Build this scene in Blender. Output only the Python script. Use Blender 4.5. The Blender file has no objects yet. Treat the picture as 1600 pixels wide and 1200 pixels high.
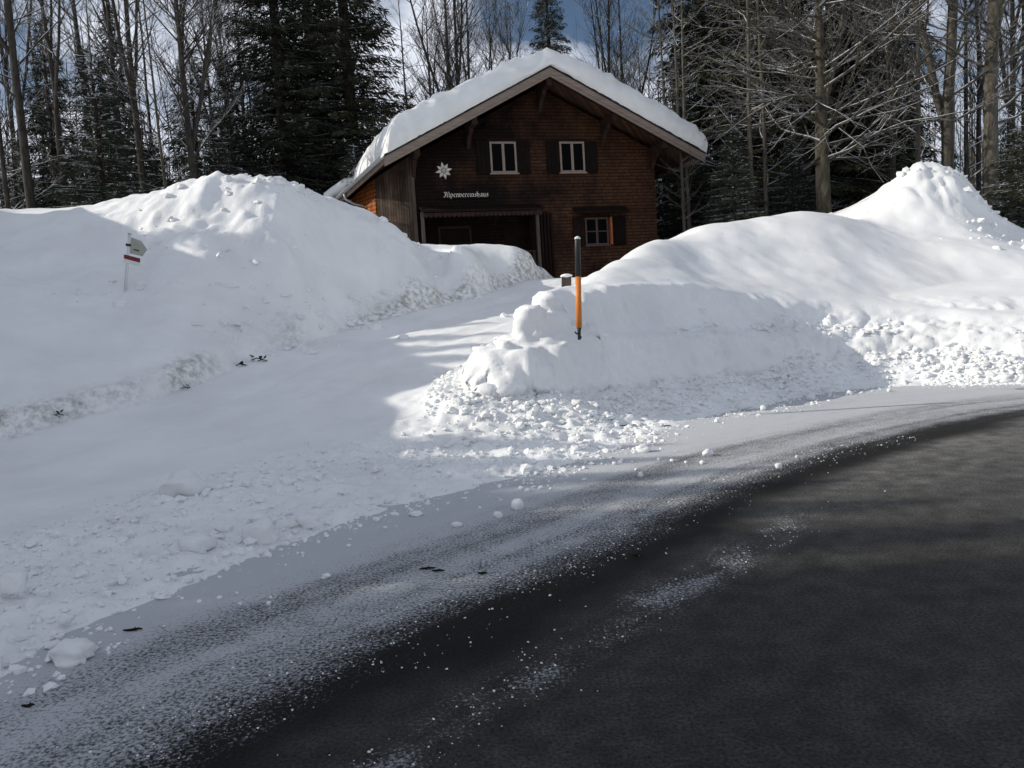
import bpy, math, random
import numpy as np
from mathutils import Vector, Matrix
D = bpy.data
scene = bpy.context.scene
COL = scene.collection
R = math.radians

# ------------------------------------------------------------------ camera
F_PX = 1202.0; PITCH = R(5.0); ROLL = R(3.5)
CAM = np.array([0.0, 0.0, 1.6])
_F = np.array([0, math.cos(PITCH), -math.sin(PITCH)])
_R0 = np.array([1.0, 0, 0]); _U0 = np.array([0, math.sin(PITCH), math.cos(PITCH)])
_R = math.cos(ROLL) * _R0 - math.sin(ROLL) * _U0
_U = math.sin(ROLL) * _R0 + math.cos(ROLL) * _U0
cam_d = D.cameras.new('camera'); cam = D.objects.new('camera', cam_d); COL.objects.link(cam)
cam_d.sensor_width = 36.0; cam_d.lens = 36.0 * F_PX / 1600.0
cam_d.clip_start = 0.05; cam_d.clip_end = 3000
m = Matrix(((_R[0], _U[0], -_F[0], CAM[0]), (_R[1], _U[1], -_F[1], CAM[1]), (_R[2], _U[2], -_F[2], CAM[2]), (0, 0, 0, 1)))
cam.matrix_world = m
scene.camera = cam

# ------------------------------------------------------------------ light
SUN_AZ = np.array([-1.0, 0.0]); SUN_AZ /= np.linalg.norm(SUN_AZ)
SUN_EL = R(27)
sun_vec = Vector((SUN_AZ[0] * math.cos(SUN_EL), SUN_AZ[1] * math.cos(SUN_EL), math.sin(SUN_EL)))
sl = D.lights.new('sun', 'SUN'); sl.energy = 4.3; sl.angle = R(0.5); sl.color = (1.0, 0.93, 0.82)
so = D.objects.new('sun', sl); COL.objects.link(so)
so.rotation_euler = (-sun_vec).to_track_quat('-Z', 'Y').to_euler()
so.location = (-30, 20, 30)

w = D.worlds.new('World'); scene.world = w; w.use_nodes = True
nt = w.node_tree; nt.nodes.clear()
out = nt.nodes.new('ShaderNodeOutputWorld'); bg = nt.nodes.new('ShaderNodeBackground')
sky = nt.nodes.new('ShaderNodeTexSky'); sky.sky_type = 'NISHITA'; sky.sun_disc = False
sky.sun_elevation = SUN_EL; sky.sun_rotation = math.atan2(sun_vec.x, sun_vec.y)
sky.altitude = 1000; sky.air_density = 1.0; sky.dust_density = 0.6; sky.ozone_density = 1.6
bg.inputs['Strength'].default_value = 0.078
tc = nt.nodes.new('ShaderNodeTexCoord'); mp = nt.nodes.new('ShaderNodeMapping')
mp.inputs['Scale'].default_value = (1.0, 1.0, 1.9); mp.inputs['Location'].default_value = (3.3, 1.7, 0.4)
n1 = nt.nodes.new('ShaderNodeTexNoise'); n1.inputs['Scale'].default_value = 3.2; n1.inputs['Detail'].default_value = 7
n1.inputs['Roughness'].default_value = 0.55
rp = nt.nodes.new('ShaderNodeValToRGB'); rp.color_ramp.elements[0].position = 0.45; rp.color_ramp.elements[1].position = 0.57
mx = nt.nodes.new('ShaderNodeMix'); mx.data_type = 'RGBA'
mx.inputs[7].default_value = (11.2, 11.8, 13.2, 1)
L = nt.links.new
L(tc.outputs['Generated'], mp.inputs['Vector']); L(mp.outputs[0], n1.inputs['Vector']); L(n1.outputs['Fac'], rp.inputs['Fac'])
L(rp.outputs['Color'], mx.inputs[0]); L(sky.outputs[0], mx.inputs[6]); L(mx.outputs[2], bg.inputs['Color']); L(bg.outputs[0], out.inputs['Surface'])

scene.view_settings.view_transform = 'Standard'; scene.view_settings.look = 'None'
scene.view_settings.exposure = -0.09; scene.view_settings.gamma = 1.0; scene.view_settings.use_curve_mapping = False
scene.render.engine = 'CYCLES'

# ------------------------------------------------------------------ helpers
def ray(px, py): return _F + (px - 800) / F_PX * _R - (py - 600) / F_PX * _U
def at(px, py, Y):
    d = ray(px, py); return CAM + d * (Y / d[1])
def gnd(px, py, z=0.0):
    d = ray(px, py); return CAM + d * ((z - CAM[2]) / d[2])

def hashn(ix, iy, seed):
    h = (ix.astype(np.int64) * 374761393 + iy.astype(np.int64) * 668265263 + seed * 1442695041) & 0xFFFFFFFF
    h = ((h ^ (h >> 13)) * 1274126177) & 0xFFFFFFFF
    h = (h ^ (h >> 16)) & 0xFFFFFFFF
    return h / 4294967295.0
def vnoise(x, y, s, seed=0):
    x = np.asarray(x, float) / s + 1000.3; y = np.asarray(y, float) / s + 1000.7
    ix = np.floor(x); iy = np.floor(y); fx = x - ix; fy = y - iy
    fx = fx * fx * (3 - 2 * fx); fy = fy * fy * (3 - 2 * fy)
    a = hashn(ix, iy, seed); b = hashn(ix + 1, iy, seed); c = hashn(ix, iy + 1, seed); d = hashn(ix + 1, iy + 1, seed)
    return (a + (b - a) * fx) * (1 - fy) + (c + (d - c) * fx) * fy - 0.5
def fbm(x, y, s, o=4, seed=0, g=0.5):
    r = 0; a = 1.0
    x0 = np.asarray(x, float); y0 = np.asarray(y, float)
    for k in range(o):
        c, sn = math.cos(1.1 * k), math.sin(1.1 * k)
        r = r + a * vnoise(c * x0 - sn * y0, sn * x0 + c * y0, s, seed + 17 * k); s *= 0.5; a *= g
    return r
def sstep(a, b, x):
    t = np.clip((np.asarray(x, float) - a) / (b - a), 0, 1); return t * t * (3 - 2 * t)

def tag(o, label=None, cat=None, group=None, kind=None):
    if label: o['label'] = label
    if cat: o['category'] = cat
    if group: o['group'] = group
    if kind: o['kind'] = kind
    return o
def empty(name, loc, label, cat, group=None, rz=0):
    o = D.objects.new(name, None); COL.objects.link(o); o.location = loc; o.rotation_euler = (0, 0, rz)
    return tag(o, label, cat, group)
def mk(name, V, Fc, mats, parent=None, smooth=False, mi=None):
    me = D.meshes.new(name)
    V = np.asarray(V, float)
    me.from_pydata(V.tolist(), [], Fc if isinstance(Fc, list) else np.asarray(Fc).tolist())
    if not isinstance(mats, (list, tuple)): mats = [mats]
    for q in mats: me.materials.append(q)
    if mi is not None: me.polygons.foreach_set('material_index', np.asarray(mi, dtype=np.int32))
    if smooth: me.polygons.foreach_set('use_smooth', np.ones(len(me.polygons), dtype=bool))
    me.update()
    o = D.objects.new(name, me); COL.objects.link(o)
    if parent: o.parent = parent
    return o
def copy_tree(o, parent=None):
    c = o.copy(); COL.objects.link(c); c.parent = parent
    for ch in list(o.children): copy_tree(ch, c)
    return c

class MB:
    def __init__(s): s.V = []; s.F = []
    def add(s, V, Fc):
        n = len(s.V); s.V += [tuple(map(float, v)) for v in V]; s.F += [tuple(i + n for i in f) for f in Fc]; return s
    def box(s, a, b):
        x0, y0, z0 = a; x1, y1, z1 = b
        V = [(x0, y0, z0), (x1, y0, z0), (x1, y1, z0), (x0, y1, z0), (x0, y0, z1), (x1, y0, z1), (x1, y1, z1), (x0, y1, z1)]
        return s.add(V, [(0, 3, 2, 1), (4, 5, 6, 7), (0, 1, 5, 4), (1, 2, 6, 5), (2, 3, 7, 6), (3, 0, 4, 7)])
    def prism(s, poly, vec):
        n = len(poly); v = np.array(vec)
        V = [np.array(p, float) for p in poly] + [np.array(p, float) + v for p in poly]
        return s.add(V, [tuple(range(n))[::-1], tuple(range(n, 2 * n))] + [(i, (i + 1) % n, (i + 1) % n + n, i + n) for i in range(n)])
    def beam(s, p, q, wd, h, up=(0, 0, 1)):
        p = np.array(p, float); q = np.array(q, float); d = q - p; d /= np.linalg.norm(d)
        sd = np.cross(d, up); sd /= np.linalg.norm(sd); u = np.cross(sd, d)
        c = [p - sd * wd / 2 - u * h / 2, p + sd * wd / 2 - u * h / 2, p + sd * wd / 2 + u * h / 2, p - sd * wd / 2 + u * h / 2]
        return s.prism(c, q - p)
    def tube(s, pts, rad, n=8, cap=True):
        pts = [np.array(p, float) for p in pts]
        if not hasattr(rad, '__len__'): rad = [rad] * len(pts)
        base = len(s.V); ref = None
        for i, p in enumerate(pts):
            d = pts[min(i + 1, len(pts) - 1)] - pts[max(i - 1, 0)]; d = d / (np.linalg.norm(d) + 1e-9)
            if ref is None:
                ref = np.cross(d, (0, 0, 1) if abs(d[2]) < 0.9 else (1, 0, 0))
            a = ref - d * (ref @ d); a /= (np.linalg.norm(a) + 1e-9); ref = a; b = np.cross(d, a)
            for k in range(n):
                t = 2 * math.pi * k / n
                s.V.append(tuple(p + rad[i] * (math.cos(t) * a + math.sin(t) * b)))
        for i in range(len(pts) - 1):
            for k in range(n):
                k2 = (k + 1) % n; A = base + i * n
                s.F.append((A + k, A + k2, A + n + k2, A + n + k))
        if cap:
            s.F.append(tuple(base + k for k in range(n))[::-1]); s.F.append(tuple(base + (len(pts) - 1) * n + k for k in range(n)))
        return s
    def build(s, name, mat, parent=None, smooth=False): return mk(name, s.V, s.F, mat, parent, smooth)

# ------------------------------------------------------------------ materials
def mat(name, col, rough=0.8, spec=0.3, var=0.0, vscale=4.0, bump=0.0, bscale=40.0, metal=0.0, stretch=(1, 1, 1)):
    M = D.materials.new(name); M.use_nodes = True; t = M.node_tree; b = t.nodes['Principled BSDF']
    b.inputs['Base Color'].default_value = (*col, 1); b.inputs['Roughness'].default_value = rough
    b.inputs['Specular IOR Level'].default_value = spec; b.inputs['Metallic'].default_value = metal
    c = t.nodes.new('ShaderNodeTexCoord'); mpp = t.nodes.new('ShaderNodeMapping'); mpp.inputs['Scale'].default_value = stretch
    t.links.new(c.outputs['Object'], mpp.inputs[0])
    if var:
        n = t.nodes.new('ShaderNodeTexNoise'); n.inputs['Scale'].default_value = vscale; n.inputs['Detail'].default_value = 6
        n.inputs['Roughness'].default_value = 0.65
        r = t.nodes.new('ShaderNodeMapRange'); r.inputs[1].default_value = 0.3; r.inputs[2].default_value = 0.7
        r.inputs[3].default_value = 1 - var; r.inputs[4].default_value = 1 + var
        mu = t.nodes.new('ShaderNodeVectorMath'); mu.operation = 'SCALE'; mu.inputs[0].default_value = col
        t.links.new(mpp.outputs[0], n.inputs['Vector']); t.links.new(n.outputs['Fac'], r.inputs[0]); t.links.new(r.outputs[0], mu.inputs['Scale'])
        t.links.new(mu.outputs[0], b.inputs['Base Color'])
    if bump:
        n = t.nodes.new('ShaderNodeTexNoise'); n.inputs['Scale'].default_value = bscale; n.inputs['Detail'].default_value = 5
        bp = t.nodes.new('ShaderNodeBump'); bp.inputs['Strength'].default_value = bump; bp.inputs['Distance'].default_value = 0.02
        t.links.new(mpp.outputs[0], n.inputs['Vector']); t.links.new(n.outputs['Fac'], bp.inputs['Height']); t.links.new(bp.outputs[0], b.inputs['Normal'])
    return M

def snow_mat():
    M = D.materials.new('snow'); M.use_nodes = True; t = M.node_tree; b = t.nodes['Principled BSDF']
    b.inputs['Roughness'].default_value = 0.65; b.inputs['Specular IOR Level'].default_value = 0.25
    c = t.nodes.new('ShaderNodeTexCoord')
    at_ = t.nodes.new('ShaderNodeAttribute'); at_.attribute_name = 'dirt'
    n = t.nodes.new('ShaderNodeTexNoise'); n.inputs['Scale'].default_value = 7; n.inputs['Detail'].default_value = 9; n.inputs['Roughness'].default_value = 0.72
    t.links.new(c.outputs['Object'], n.inputs['Vector'])
    ml = t.nodes.new('ShaderNodeMath'); ml.operation = 'MULTIPLY_ADD'; ml.inputs[1].default_value = 3.2; ml.inputs[2].default_value = -1.35
    t.links.new(n.outputs['Fac'], ml.inputs[0])
    m2 = t.nodes.new('ShaderNodeMath'); m2.operation = 'MULTIPLY'; m2.use_clamp = True
    t.links.new(ml.outputs[0], m2.inputs[0]); t.links.new(at_.outputs['Fac'], m2.inputs[1])
    mix = t.nodes.new('ShaderNodeMix'); mix.data_type = 'RGBA'
    mix.inputs[6].default_value = (0.86, 0.87, 0.87, 1); mix.inputs[7].default_value = (0.25, 0.23, 0.19, 1)
    t.links.new(m2.outputs[0], mix.inputs[0])
    # faint large scale tone variation of the snow
    n3 = t.nodes.new('ShaderNodeTexNoise'); n3.inputs['Scale'].default_value = 0.9; n3.inputs['Detail'].default_value = 6
    t.links.new(c.outputs['Object'], n3.inputs['Vector'])
    mr = t.nodes.new('ShaderNodeMapRange'); mr.inputs[1].default_value = 0.3; mr.inputs[2].default_value = 0.7; mr.inputs[3].default_value = 0.90; mr.inputs[4].default_value = 1.02
    t.links.new(n3.outputs['Fac'], mr.inputs[0])
    sc = t.nodes.new('ShaderNodeVectorMath'); sc.operation = 'SCALE'
    t.links.new(mix.outputs[2], sc.inputs[0]); t.links.new(mr.outputs[0], sc.inputs['Scale'])
    t.links.new(sc.outputs[0], b.inputs['Base Color'])
    n2 = t.nodes.new('ShaderNodeTexNoise'); n2.inputs['Scale'].default_value = 22; n2.inputs['Detail'].default_value = 8; n2.inputs['Roughness'].default_value = 0.7
    t.links.new(c.outputs['Object'], n2.inputs['Vector'])
    bp = t.nodes.new('ShaderNodeBump'); bp.inputs['Strength'].default_value = 0.35; bp.inputs['Distance'].default_value = 0.04
    t.links.new(n2.outputs['Fac'], bp.inputs['Height']); t.links.new(bp.outputs[0], b.inputs['Normal'])
    return M
M_SNOW = snow_mat()
M_ICE = mat('dirty_snow_lump', (0.72, 0.74, 0.76), 0.6, 0.3, 0.08, 9, 0.4, 30)

def road_mat():
    M = D.materials.new('frosted_asphalt'); M.use_nodes = True; t = M.node_tree; b = t.nodes['Principled BSDF']
    Ln = t.links.new
    def N(k, **kw):
        n = t.nodes.new(k)
        for a, v in kw.items(): setattr(n, a, v)
        return n
    def math_(op, a, bb=None, c=None, clamp=False):
        n = N('ShaderNodeMath', operation=op, use_clamp=clamp)
        for i, v in enumerate((a, bb, c)):
            if v is None: continue
            if isinstance(v, (int, float)): n.inputs[i].default_value = v
            else: Ln(v, n.inputs[i])
        return n.outputs[0]
    lat = N('ShaderNodeAttribute', attribute_name='lat').outputs['Fac']
    lon = N('ShaderNodeAttribute', attribute_name='lon').outputs['Fac']
    cov = N('ShaderNodeAttribute', attribute_name='cover').outputs['Fac']
    co = N('ShaderNodeTexCoord').outputs['Object']
    comb = N('ShaderNodeCombineXYZ'); Ln(math_('MULTIPLY', lon, 0.22), comb.inputs[0]); Ln(math_('MULTIPLY', lat, 2.6), comb.inputs[1])
    st = N('ShaderNodeTexNoise'); st.inputs['Scale'].default_value = 2.2; st.inputs['Detail'].default_value = 6; st.inputs['Roughness'].default_value = 0.6
    Ln(comb.outputs[0], st.inputs['Vector'])
    fine = N('ShaderNodeTexNoise'); fine.inputs['Scale'].default_value = 52; fine.inputs['Detail'].default_value = 5; fine.inputs['Roughness'].default_value = 0.75
    Ln(co, fine.inputs['Vector'])
    mid = N('ShaderNodeTexNoise'); mid.inputs['Scale'].default_value = 6; mid.inputs['Detail'].default_value = 5; Ln(co, mid.inputs['Vector'])
    # cover + streak + mid -> threshold against fine noise
    a = math_('MULTIPLY_ADD', st.outputs['Fac'], 0.55, -0.275)
    a = math_('ADD', a, cov)
    a = math_('ADD', a, math_('MULTIPLY_ADD', mid.outputs['Fac'], 0.35, -0.175))
    f = math_('MULTIPLY_ADD', fine.outputs['Fac'], 2.6, -0.8)       # about 0..1
    g = math_('SUBTRACT', a, f)
    g = math_('MULTIPLY_ADD', g, 2.2, 0.45, clamp=True)
    # only where cover exists
    gate = math_('MULTIPLY', cov, 6.0, clamp=True)
    g = math_('MULTIPLY', g, gate)
    asp = N('ShaderNodeMix', data_type='RGBA'); asp.inputs[6].default_value = (0.0095, 0.009, 0.0085, 1); asp.inputs[7].default_value = (0.165, 0.161, 0.153, 1)
    dry_shade = N('ShaderNodeAttribute', attribute_name='dry_shade').outputs['Fac']
    dd = math_('MULTIPLY', dry_shade, math_('MULTIPLY_ADD', mid.outputs['Fac'], 1.8, 0.0), clamp=True)
    dd = math_('MULTIPLY', dd, math_('MULTIPLY_ADD', st.outputs['Fac'], 1.0, 0.5), clamp=True)
    Ln(dd, asp.inputs[0])
    grn = N('ShaderNodeTexNoise'); grn.inputs['Scale'].default_value = 60; grn.inputs['Detail'].default_value = 6; grn.inputs['Roughness'].default_value = 0.8; Ln(co, grn.inputs['Vector'])
    sc = N('ShaderNodeVectorMath', operation='SCALE'); Ln(asp.outputs[2], sc.inputs[0]); Ln(math_('MULTIPLY_ADD', grn.outputs['Fac'], 5.5, -1.75), sc.inputs['Scale'])
    mix = N('ShaderNodeMix', data_type='RGBA'); Ln(g, mix.inputs[0]); Ln(sc.outputs[0], mix.inputs[6])
    mix.inputs[7].default_value = (0.50, 0.515, 0.535, 1)
    # grubby tint in the frost
    Ln(mix.outputs[2], b.inputs['Base Color'])
    ro = math_('MULTIPLY_ADD', g, 0.2, 0.6, clamp=True)
    Ln(math_('ADD', ro, math_('MULTIPLY', dd, 0.2)), b.inputs['Roughness']); b.inputs['Specular IOR Level'].default_value = 0.06
    bp = N('ShaderNodeBump'); bp.inputs['Strength'].default_value = 0.5; bp.inputs['Distance'].default_value = 0.012
    hh = math_('ADD', g, grn.outputs['Fac']); Ln(hh, bp.inputs['Height']); Ln(bp.outputs[0], b.inputs['Normal'])
    return M
M_ROAD = road_mat()

def bark_mat(name, c1, c2, snow=0.5):
    M = D.materials.new(name); M.use_nodes = True; t = M.node_tree; b = t.nodes['Principled BSDF']
    b.inputs['Roughness'].default_value = 0.9; b.inputs['Specular IOR Level'].default_value = 0.1
    Ln = t.links.new
    c = t.nodes.new('ShaderNodeTexCoord'); mpp = t.nodes.new('ShaderNodeMapping'); mpp.inputs['Scale'].default_value = (1, 1, 0.3)
    n = t.nodes.new('ShaderNodeTexNoise'); n.inputs['Scale'].default_value = 9; n.inputs['Detail'].default_value = 7; n.inputs['Roughness'].default_value = 0.7
    Ln(c.outputs['Object'], mpp.inputs[0]); Ln(mpp.outputs[0], n.inputs['Vector'])
    r = t.nodes.new('ShaderNodeValToRGB'); r.color_ramp.elements[0].position = 0.35; r.color_ramp.elements[0].color = (*c1, 1)
    r.color_ramp.elements[1].position = 0.65; r.color_ramp.elements[1].color = (*c2, 1); Ln(n.outputs['Fac'], r.inputs['Fac'])
    g = t.nodes.new('ShaderNodeNewGeometry'); sp = t.nodes.new('ShaderNodeSeparateXYZ'); Ln(g.outputs['Normal'], sp.inputs[0])
    n2 = t.nodes.new('ShaderNodeTexNoise'); n2.inputs['Scale'].default_value = 1.3; n2.inputs['Detail'].default_value = 4; Ln(c.outputs['Object'], n2.inputs['Vector'])
    a = t.nodes.new('ShaderNodeMath'); a.operation = 'MULTIPLY_ADD'; Ln(n2.outputs['Fac'], a.inputs[0]); a.inputs[1].default_value = 1.2; a.inputs[2].default_value = -1.25 + 0.35 * snow
    s = t.nodes.new('ShaderNodeMath'); s.operation = 'ADD'; Ln(a.outputs[0], s.inputs[0]); Ln(sp.outputs[2], s.inputs[1])
    k = t.nodes.new('ShaderNodeMath'); k.operation = 'MULTIPLY'; k.use_clamp = True; Ln(s.outputs[0], k.inputs[0]); k.inputs[1].default_value = 6 * (snow > 0)
    mix = t.nodes.new('ShaderNodeMix'); mix.data_type = 'RGBA'; Ln(k.outputs[0], mix.inputs[0]); Ln(r.outputs[0], mix.inputs[6]); mix.inputs[7].default_value = (0.62, 0.64, 0.68, 1)
    bpn = t.nodes.new('ShaderNodeBump'); bpn.inputs['Strength'].default_value = 1.0; bpn.inputs['Distance'].default_value = 0.05; Ln(n.outputs['Fac'], bpn.inputs['Height']); Ln(bpn.outputs[0], b.inputs['Normal'])
    Ln(mix.outputs[2], b.inputs['Base Color'])
    return M
M_BARK = bark_mat('grey_bark', (0.026, 0.023, 0.020), (0.075, 0.067, 0.058), 0.75)
M_BARK2 = bark_mat('pale_bark', (0.045, 0.040, 0.031), (0.15, 0.135, 0.11), 0.5)
M_BARK3 = bark_mat('mossy_bark', (0.028, 0.025, 0.018), (0.10, 0.09, 0.068), 0.45)
M_BARKS = bark_mat('spruce_bark', (0.020, 0.015, 0.012), (0.06, 0.045, 0.035), 0.3)
M_NEEDLE = mat('spruce_needles', (0.026, 0.031, 0.021), 0.75, 0.15, 0.5, 0.8)
M_NEEDLE2 = mat('olive_spruce_needles', (0.036, 0.038, 0.021), 0.75, 0.15, 0.5, 0.8)
M_TSNOW = mat('branch_snow', (0.66, 0.69, 0.73), 0.7, 0.2, 0.15, 3)

# ------------------------------------------------------------------ terrain
LPX = [(0, 1052), (95, 985), (225, 932), (330, 900), (480, 840), (600, 790), (760, 760), (870, 730), (1000, 690), (1100, 655), (1300, 610), (1450, 603), (1600, 600)]
Lpts = [gnd(*q)[:2] for q in LPX]
Lline = np.array([(-5.5, -14), (-3.6, -4), (-2.7, 1.5)] + [tuple(p) for p in Lpts] + [(10.5, 11.4), (14, 8.6), (20, 2.5), (30, -9)])
DPX = [(250, 1200), (400, 1120), (600, 1030), (800, 940), (1000, 850), (1200, 745), (1300, 715), (1450, 675), (1600, 640)]
Dline = np.array([(-3.2, -9), (-2.4, -2), (-1.75, 1.6)] + [tuple(gnd(*q)[:2]) for q in DPX] + [(9.5, 10.2), (14, 7.6), (22, 0)])

def pdist(x, y, P):
    """distance to polyline, side (positive = left of the direction of travel) and arc length"""
    x = np.asarray(x, float).ravel(); y = np.asarray(y, float).ravel()
    best = np.full(x.shape, 1e9); side = np.zeros_like(best); arc = np.zeros_like(best); acc = 0
    for (ax, ay), (bx, by) in zip(P[:-1], P[1:]):
        dx, dy = bx - ax, by - ay; l2 = dx * dx + dy * dy; l = math.sqrt(l2)
        t = np.clip(((x - ax) * dx + (y - ay) * dy) / l2, 0, 1)
        qx = x - (ax + t * dx); qy = y - (ay + t * dy); d = np.hypot(qx, qy)
        sd = np.sign(dx * (y - ay) - dy * (x - ax)); k = d < best - 1e-9
        best = np.where(k, d, best); side = np.where(k, sd, side); arc = np.where(k, acc + t * l, arc); acc += l
    return best, side, arc
def smooth_line(P, it=2):
    P = np.asarray(P, float)
    for _ in range(it):
        Q = [P[0]]
        for a, b in zip(P[:-1], P[1:]): Q += [a * .75 + b * .25, a * .25 + b * .75]
        P = np.array(Q + [P[-1]])
    return P
Lline = smooth_line(Lline, 1); Dline = smooth_line(Dline, 2)

LF = [(0, 690, 10.1), (100, 668, 10.9), (240, 625, 11.8), (330, 592, 12.8), (400, 565, 14.1), (520, 530, 15.8), (620, 500, 17.6), (720, 480, 19.0), (780, 462, 20.4), (860, 436, 23.2)]
LF3 = [at(*q) for q in LF]
left_foot = np.array([(-40, 2.0), (-24, 1.5), (-15, 2.4), (-11.2, 4.2), (-9.6, 8.5)] + [tuple(p[:2]) for p in LF3] + [(2.2, 25.5), (2.6, 27.5), (-2, 29.5), (-12, 34)])
left_foot = smooth_line(left_foot, 1)
right_foot = np.array([(6.5, 30), (4.6, 25), (3.7, 22), (2.5, 18), (1.05, 14.5), (-0.08, 12.5), (-0.62, 11.4), (-0.68, 10.7), (-0.3, 10.3), (0.8, 10.75), (1.76, 11.5), (2.85, 12.3), (4.2, 13.4), (5.6, 14.2), (7.6, 14.1), (8.4, 13.5), (12, 11.4), (15.5, 9), (22, 2), (32, -9)])
right_foot = smooth_line(right_foot, 1)

def tps(P, lam=0.02):
    P = np.array(P, float); n = len(P); X = P[:, :2]
    r = np.linalg.norm(X[:, None] - X[None], axis=2)
    K = np.where(r > 0, r * r * np.log(r + 1e-12), 0) + lam * np.eye(n)
    A = np.zeros((n + 3, n + 3)); A[:n, :n] = K; A[:n, n] = 1; A[:n, n + 1:] = X; A[n, :n] = 1; A[n + 1:, :n] = X.T
    wv = np.linalg.solve(A, np.r_[P[:, 2], 0, 0, 0])
    def f(x, y):
        o = wv[n] + wv[n + 1] * x + wv[n + 2] * y
        for (a, b), c in zip(X, wv[:n]):
            r2 = (x - a) ** 2 + (y - b) ** 2; o = o + c * 0.5 * r2 * np.log(r2 + 1e-12)
        return o
    return f
def ramp(y): 
    y = np.asarray(y, float); t = y - 8.0
    s = np.where(t > 1.5, t - 0.75, np.where(t > 0, t * t / 3.0, 0)); return 0.19 * np.minimum(s, 13.2)

LU = [(0, 305, 21), (65, 325, 20), (190, 312, 19), (270, 288, 18), (330, 277, 17.5), (420, 280, 17.5), (470, 303, 17.8), (520, 333, 18.2), (590, 353, 19), (640, 372, 19.5), (700, 380, 20), (740, 397, 21), (800, 396, 22), (840, 402, 22.6), (866, 428, 23.6), (330, 305, 19), (420, 308, 19), (250, 315, 19.5), (190, 325, 20.5), (370, 330, 20),
      (0, 355, 18), (120, 345, 17), (0, 450, 13.8), (100, 420, 15.6), (195, 450, 14.7), (250, 390, 15.9), (350, 330, 16.8), (300, 400, 15.4), (450, 390, 16.2), (600, 420, 18.2), (700, 430, 20.0), (800, 425, 21.6),
      (200, 540, 12.9), (0, 590, 11.3), (0, 520, 12.5), (400, 500, 14.9), (400, 440, 15.6), (600, 460, 18.0), (500, 470, 16.4), (700, 452, 19.4), (850, 425, 22.9), (-200, 600, 10.2), (-200, 450, 13.0), (-200, 300, 19), (-500, 420, 15)]
LUp = [at(*q) for q in LU] + [np.array([p[0], p[1], p[2] + 0.30]) for p in LF3]
LUp += [np.array(q, float) for q in [(-6.5, 20.5, 4.6), (-5.5, 22.5, 3.5), (-10, 24, 3.4), (-2.5, 24.5, 3.3), (-15, 25, 3.6), (1.5, 26.5, 2.4), (-20, 30, 3.4), (-8, 30, 3.0), (-32, 20, 4.5), (-32, 8, 2.2), (-35, 34, 3.5), (0, 34, 2.4)]]
fL = tps(LUp)
RU = [(850, 443, 11.6), (905, 440, 11.6), (880, 446, 12.6), (905, 443, 13.2), (900, 446, 14.4), (918, 444, 15.5), (935, 440, 17.5), (945, 440, 19.5), (932, 423, 13.4), (960, 406, 14.5), (1000, 386, 16), (1028, 372, 17), (1110, 364, 18), (1200, 347, 19), (1250, 327, 20), (1340, 338, 20.5), (1385, 300, 21.5), (1430, 264, 22), (1480, 261, 22), (1515, 288, 22), (1545, 326, 22), (1562, 346, 22), (1600, 358, 22), (1640, 358, 22), (1480, 330, 20.6), (1400, 345, 20.6), (1340, 346, 22), (1372, 312, 22), (1300, 342, 22.5), (1250, 337, 22.5), (1450, 285, 23), (1600, 362, 24), (1560, 365, 20.6), (1750, 350, 22), (1900, 340, 21),
      (830, 450, 11.4), (815, 462, 11.1), (860, 449, 11.0), (905, 452, 11.2), (1000, 464, 12.1), (1100, 478, 12.8), (1200, 480, 13.7), (1300, 483, 14.7), (1400, 481, 14.9), (1500, 484, 14.6), (1600, 492, 14.1), (1750, 495, 13.1), (2000, 500, 12.3), (2400, 520, 12),
      (1000, 430, 13.6), (1100, 430, 15.2), (1100, 395, 16.6), (1250, 430, 16.2), (1250, 385, 17.8), (1250, 455, 15.4), (1400, 430, 17), (1400, 380, 18.6), (1400, 455, 16), (1550, 430, 17), (1550, 385, 18.5), (1700, 420, 17)]
RUp = [at(*q) for q in RU]
RUp += [np.array(q, float) for q in [(3.6, 20.5, 3.0), (6, 22, 3.3), (9, 24.5, 3.9), (12.4, 26.5, 4.2), (5, 26, 2.3), (16, 27, 3.7), (18, 20, 3.8), (8, 32, 2.4), (20, 34, 3.4), (34, 25, 4), (30, 8, 2.2)]]
fR = tps(RUp, 0.12)

def mound(x, y, cx, cy, r): return np.exp(-((x - cx) ** 2 + (y - cy) ** 2) / (2 * r * r))
MPK = at(1460, 300, 22.0); MPL = at(360, 320, 17.3)

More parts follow.
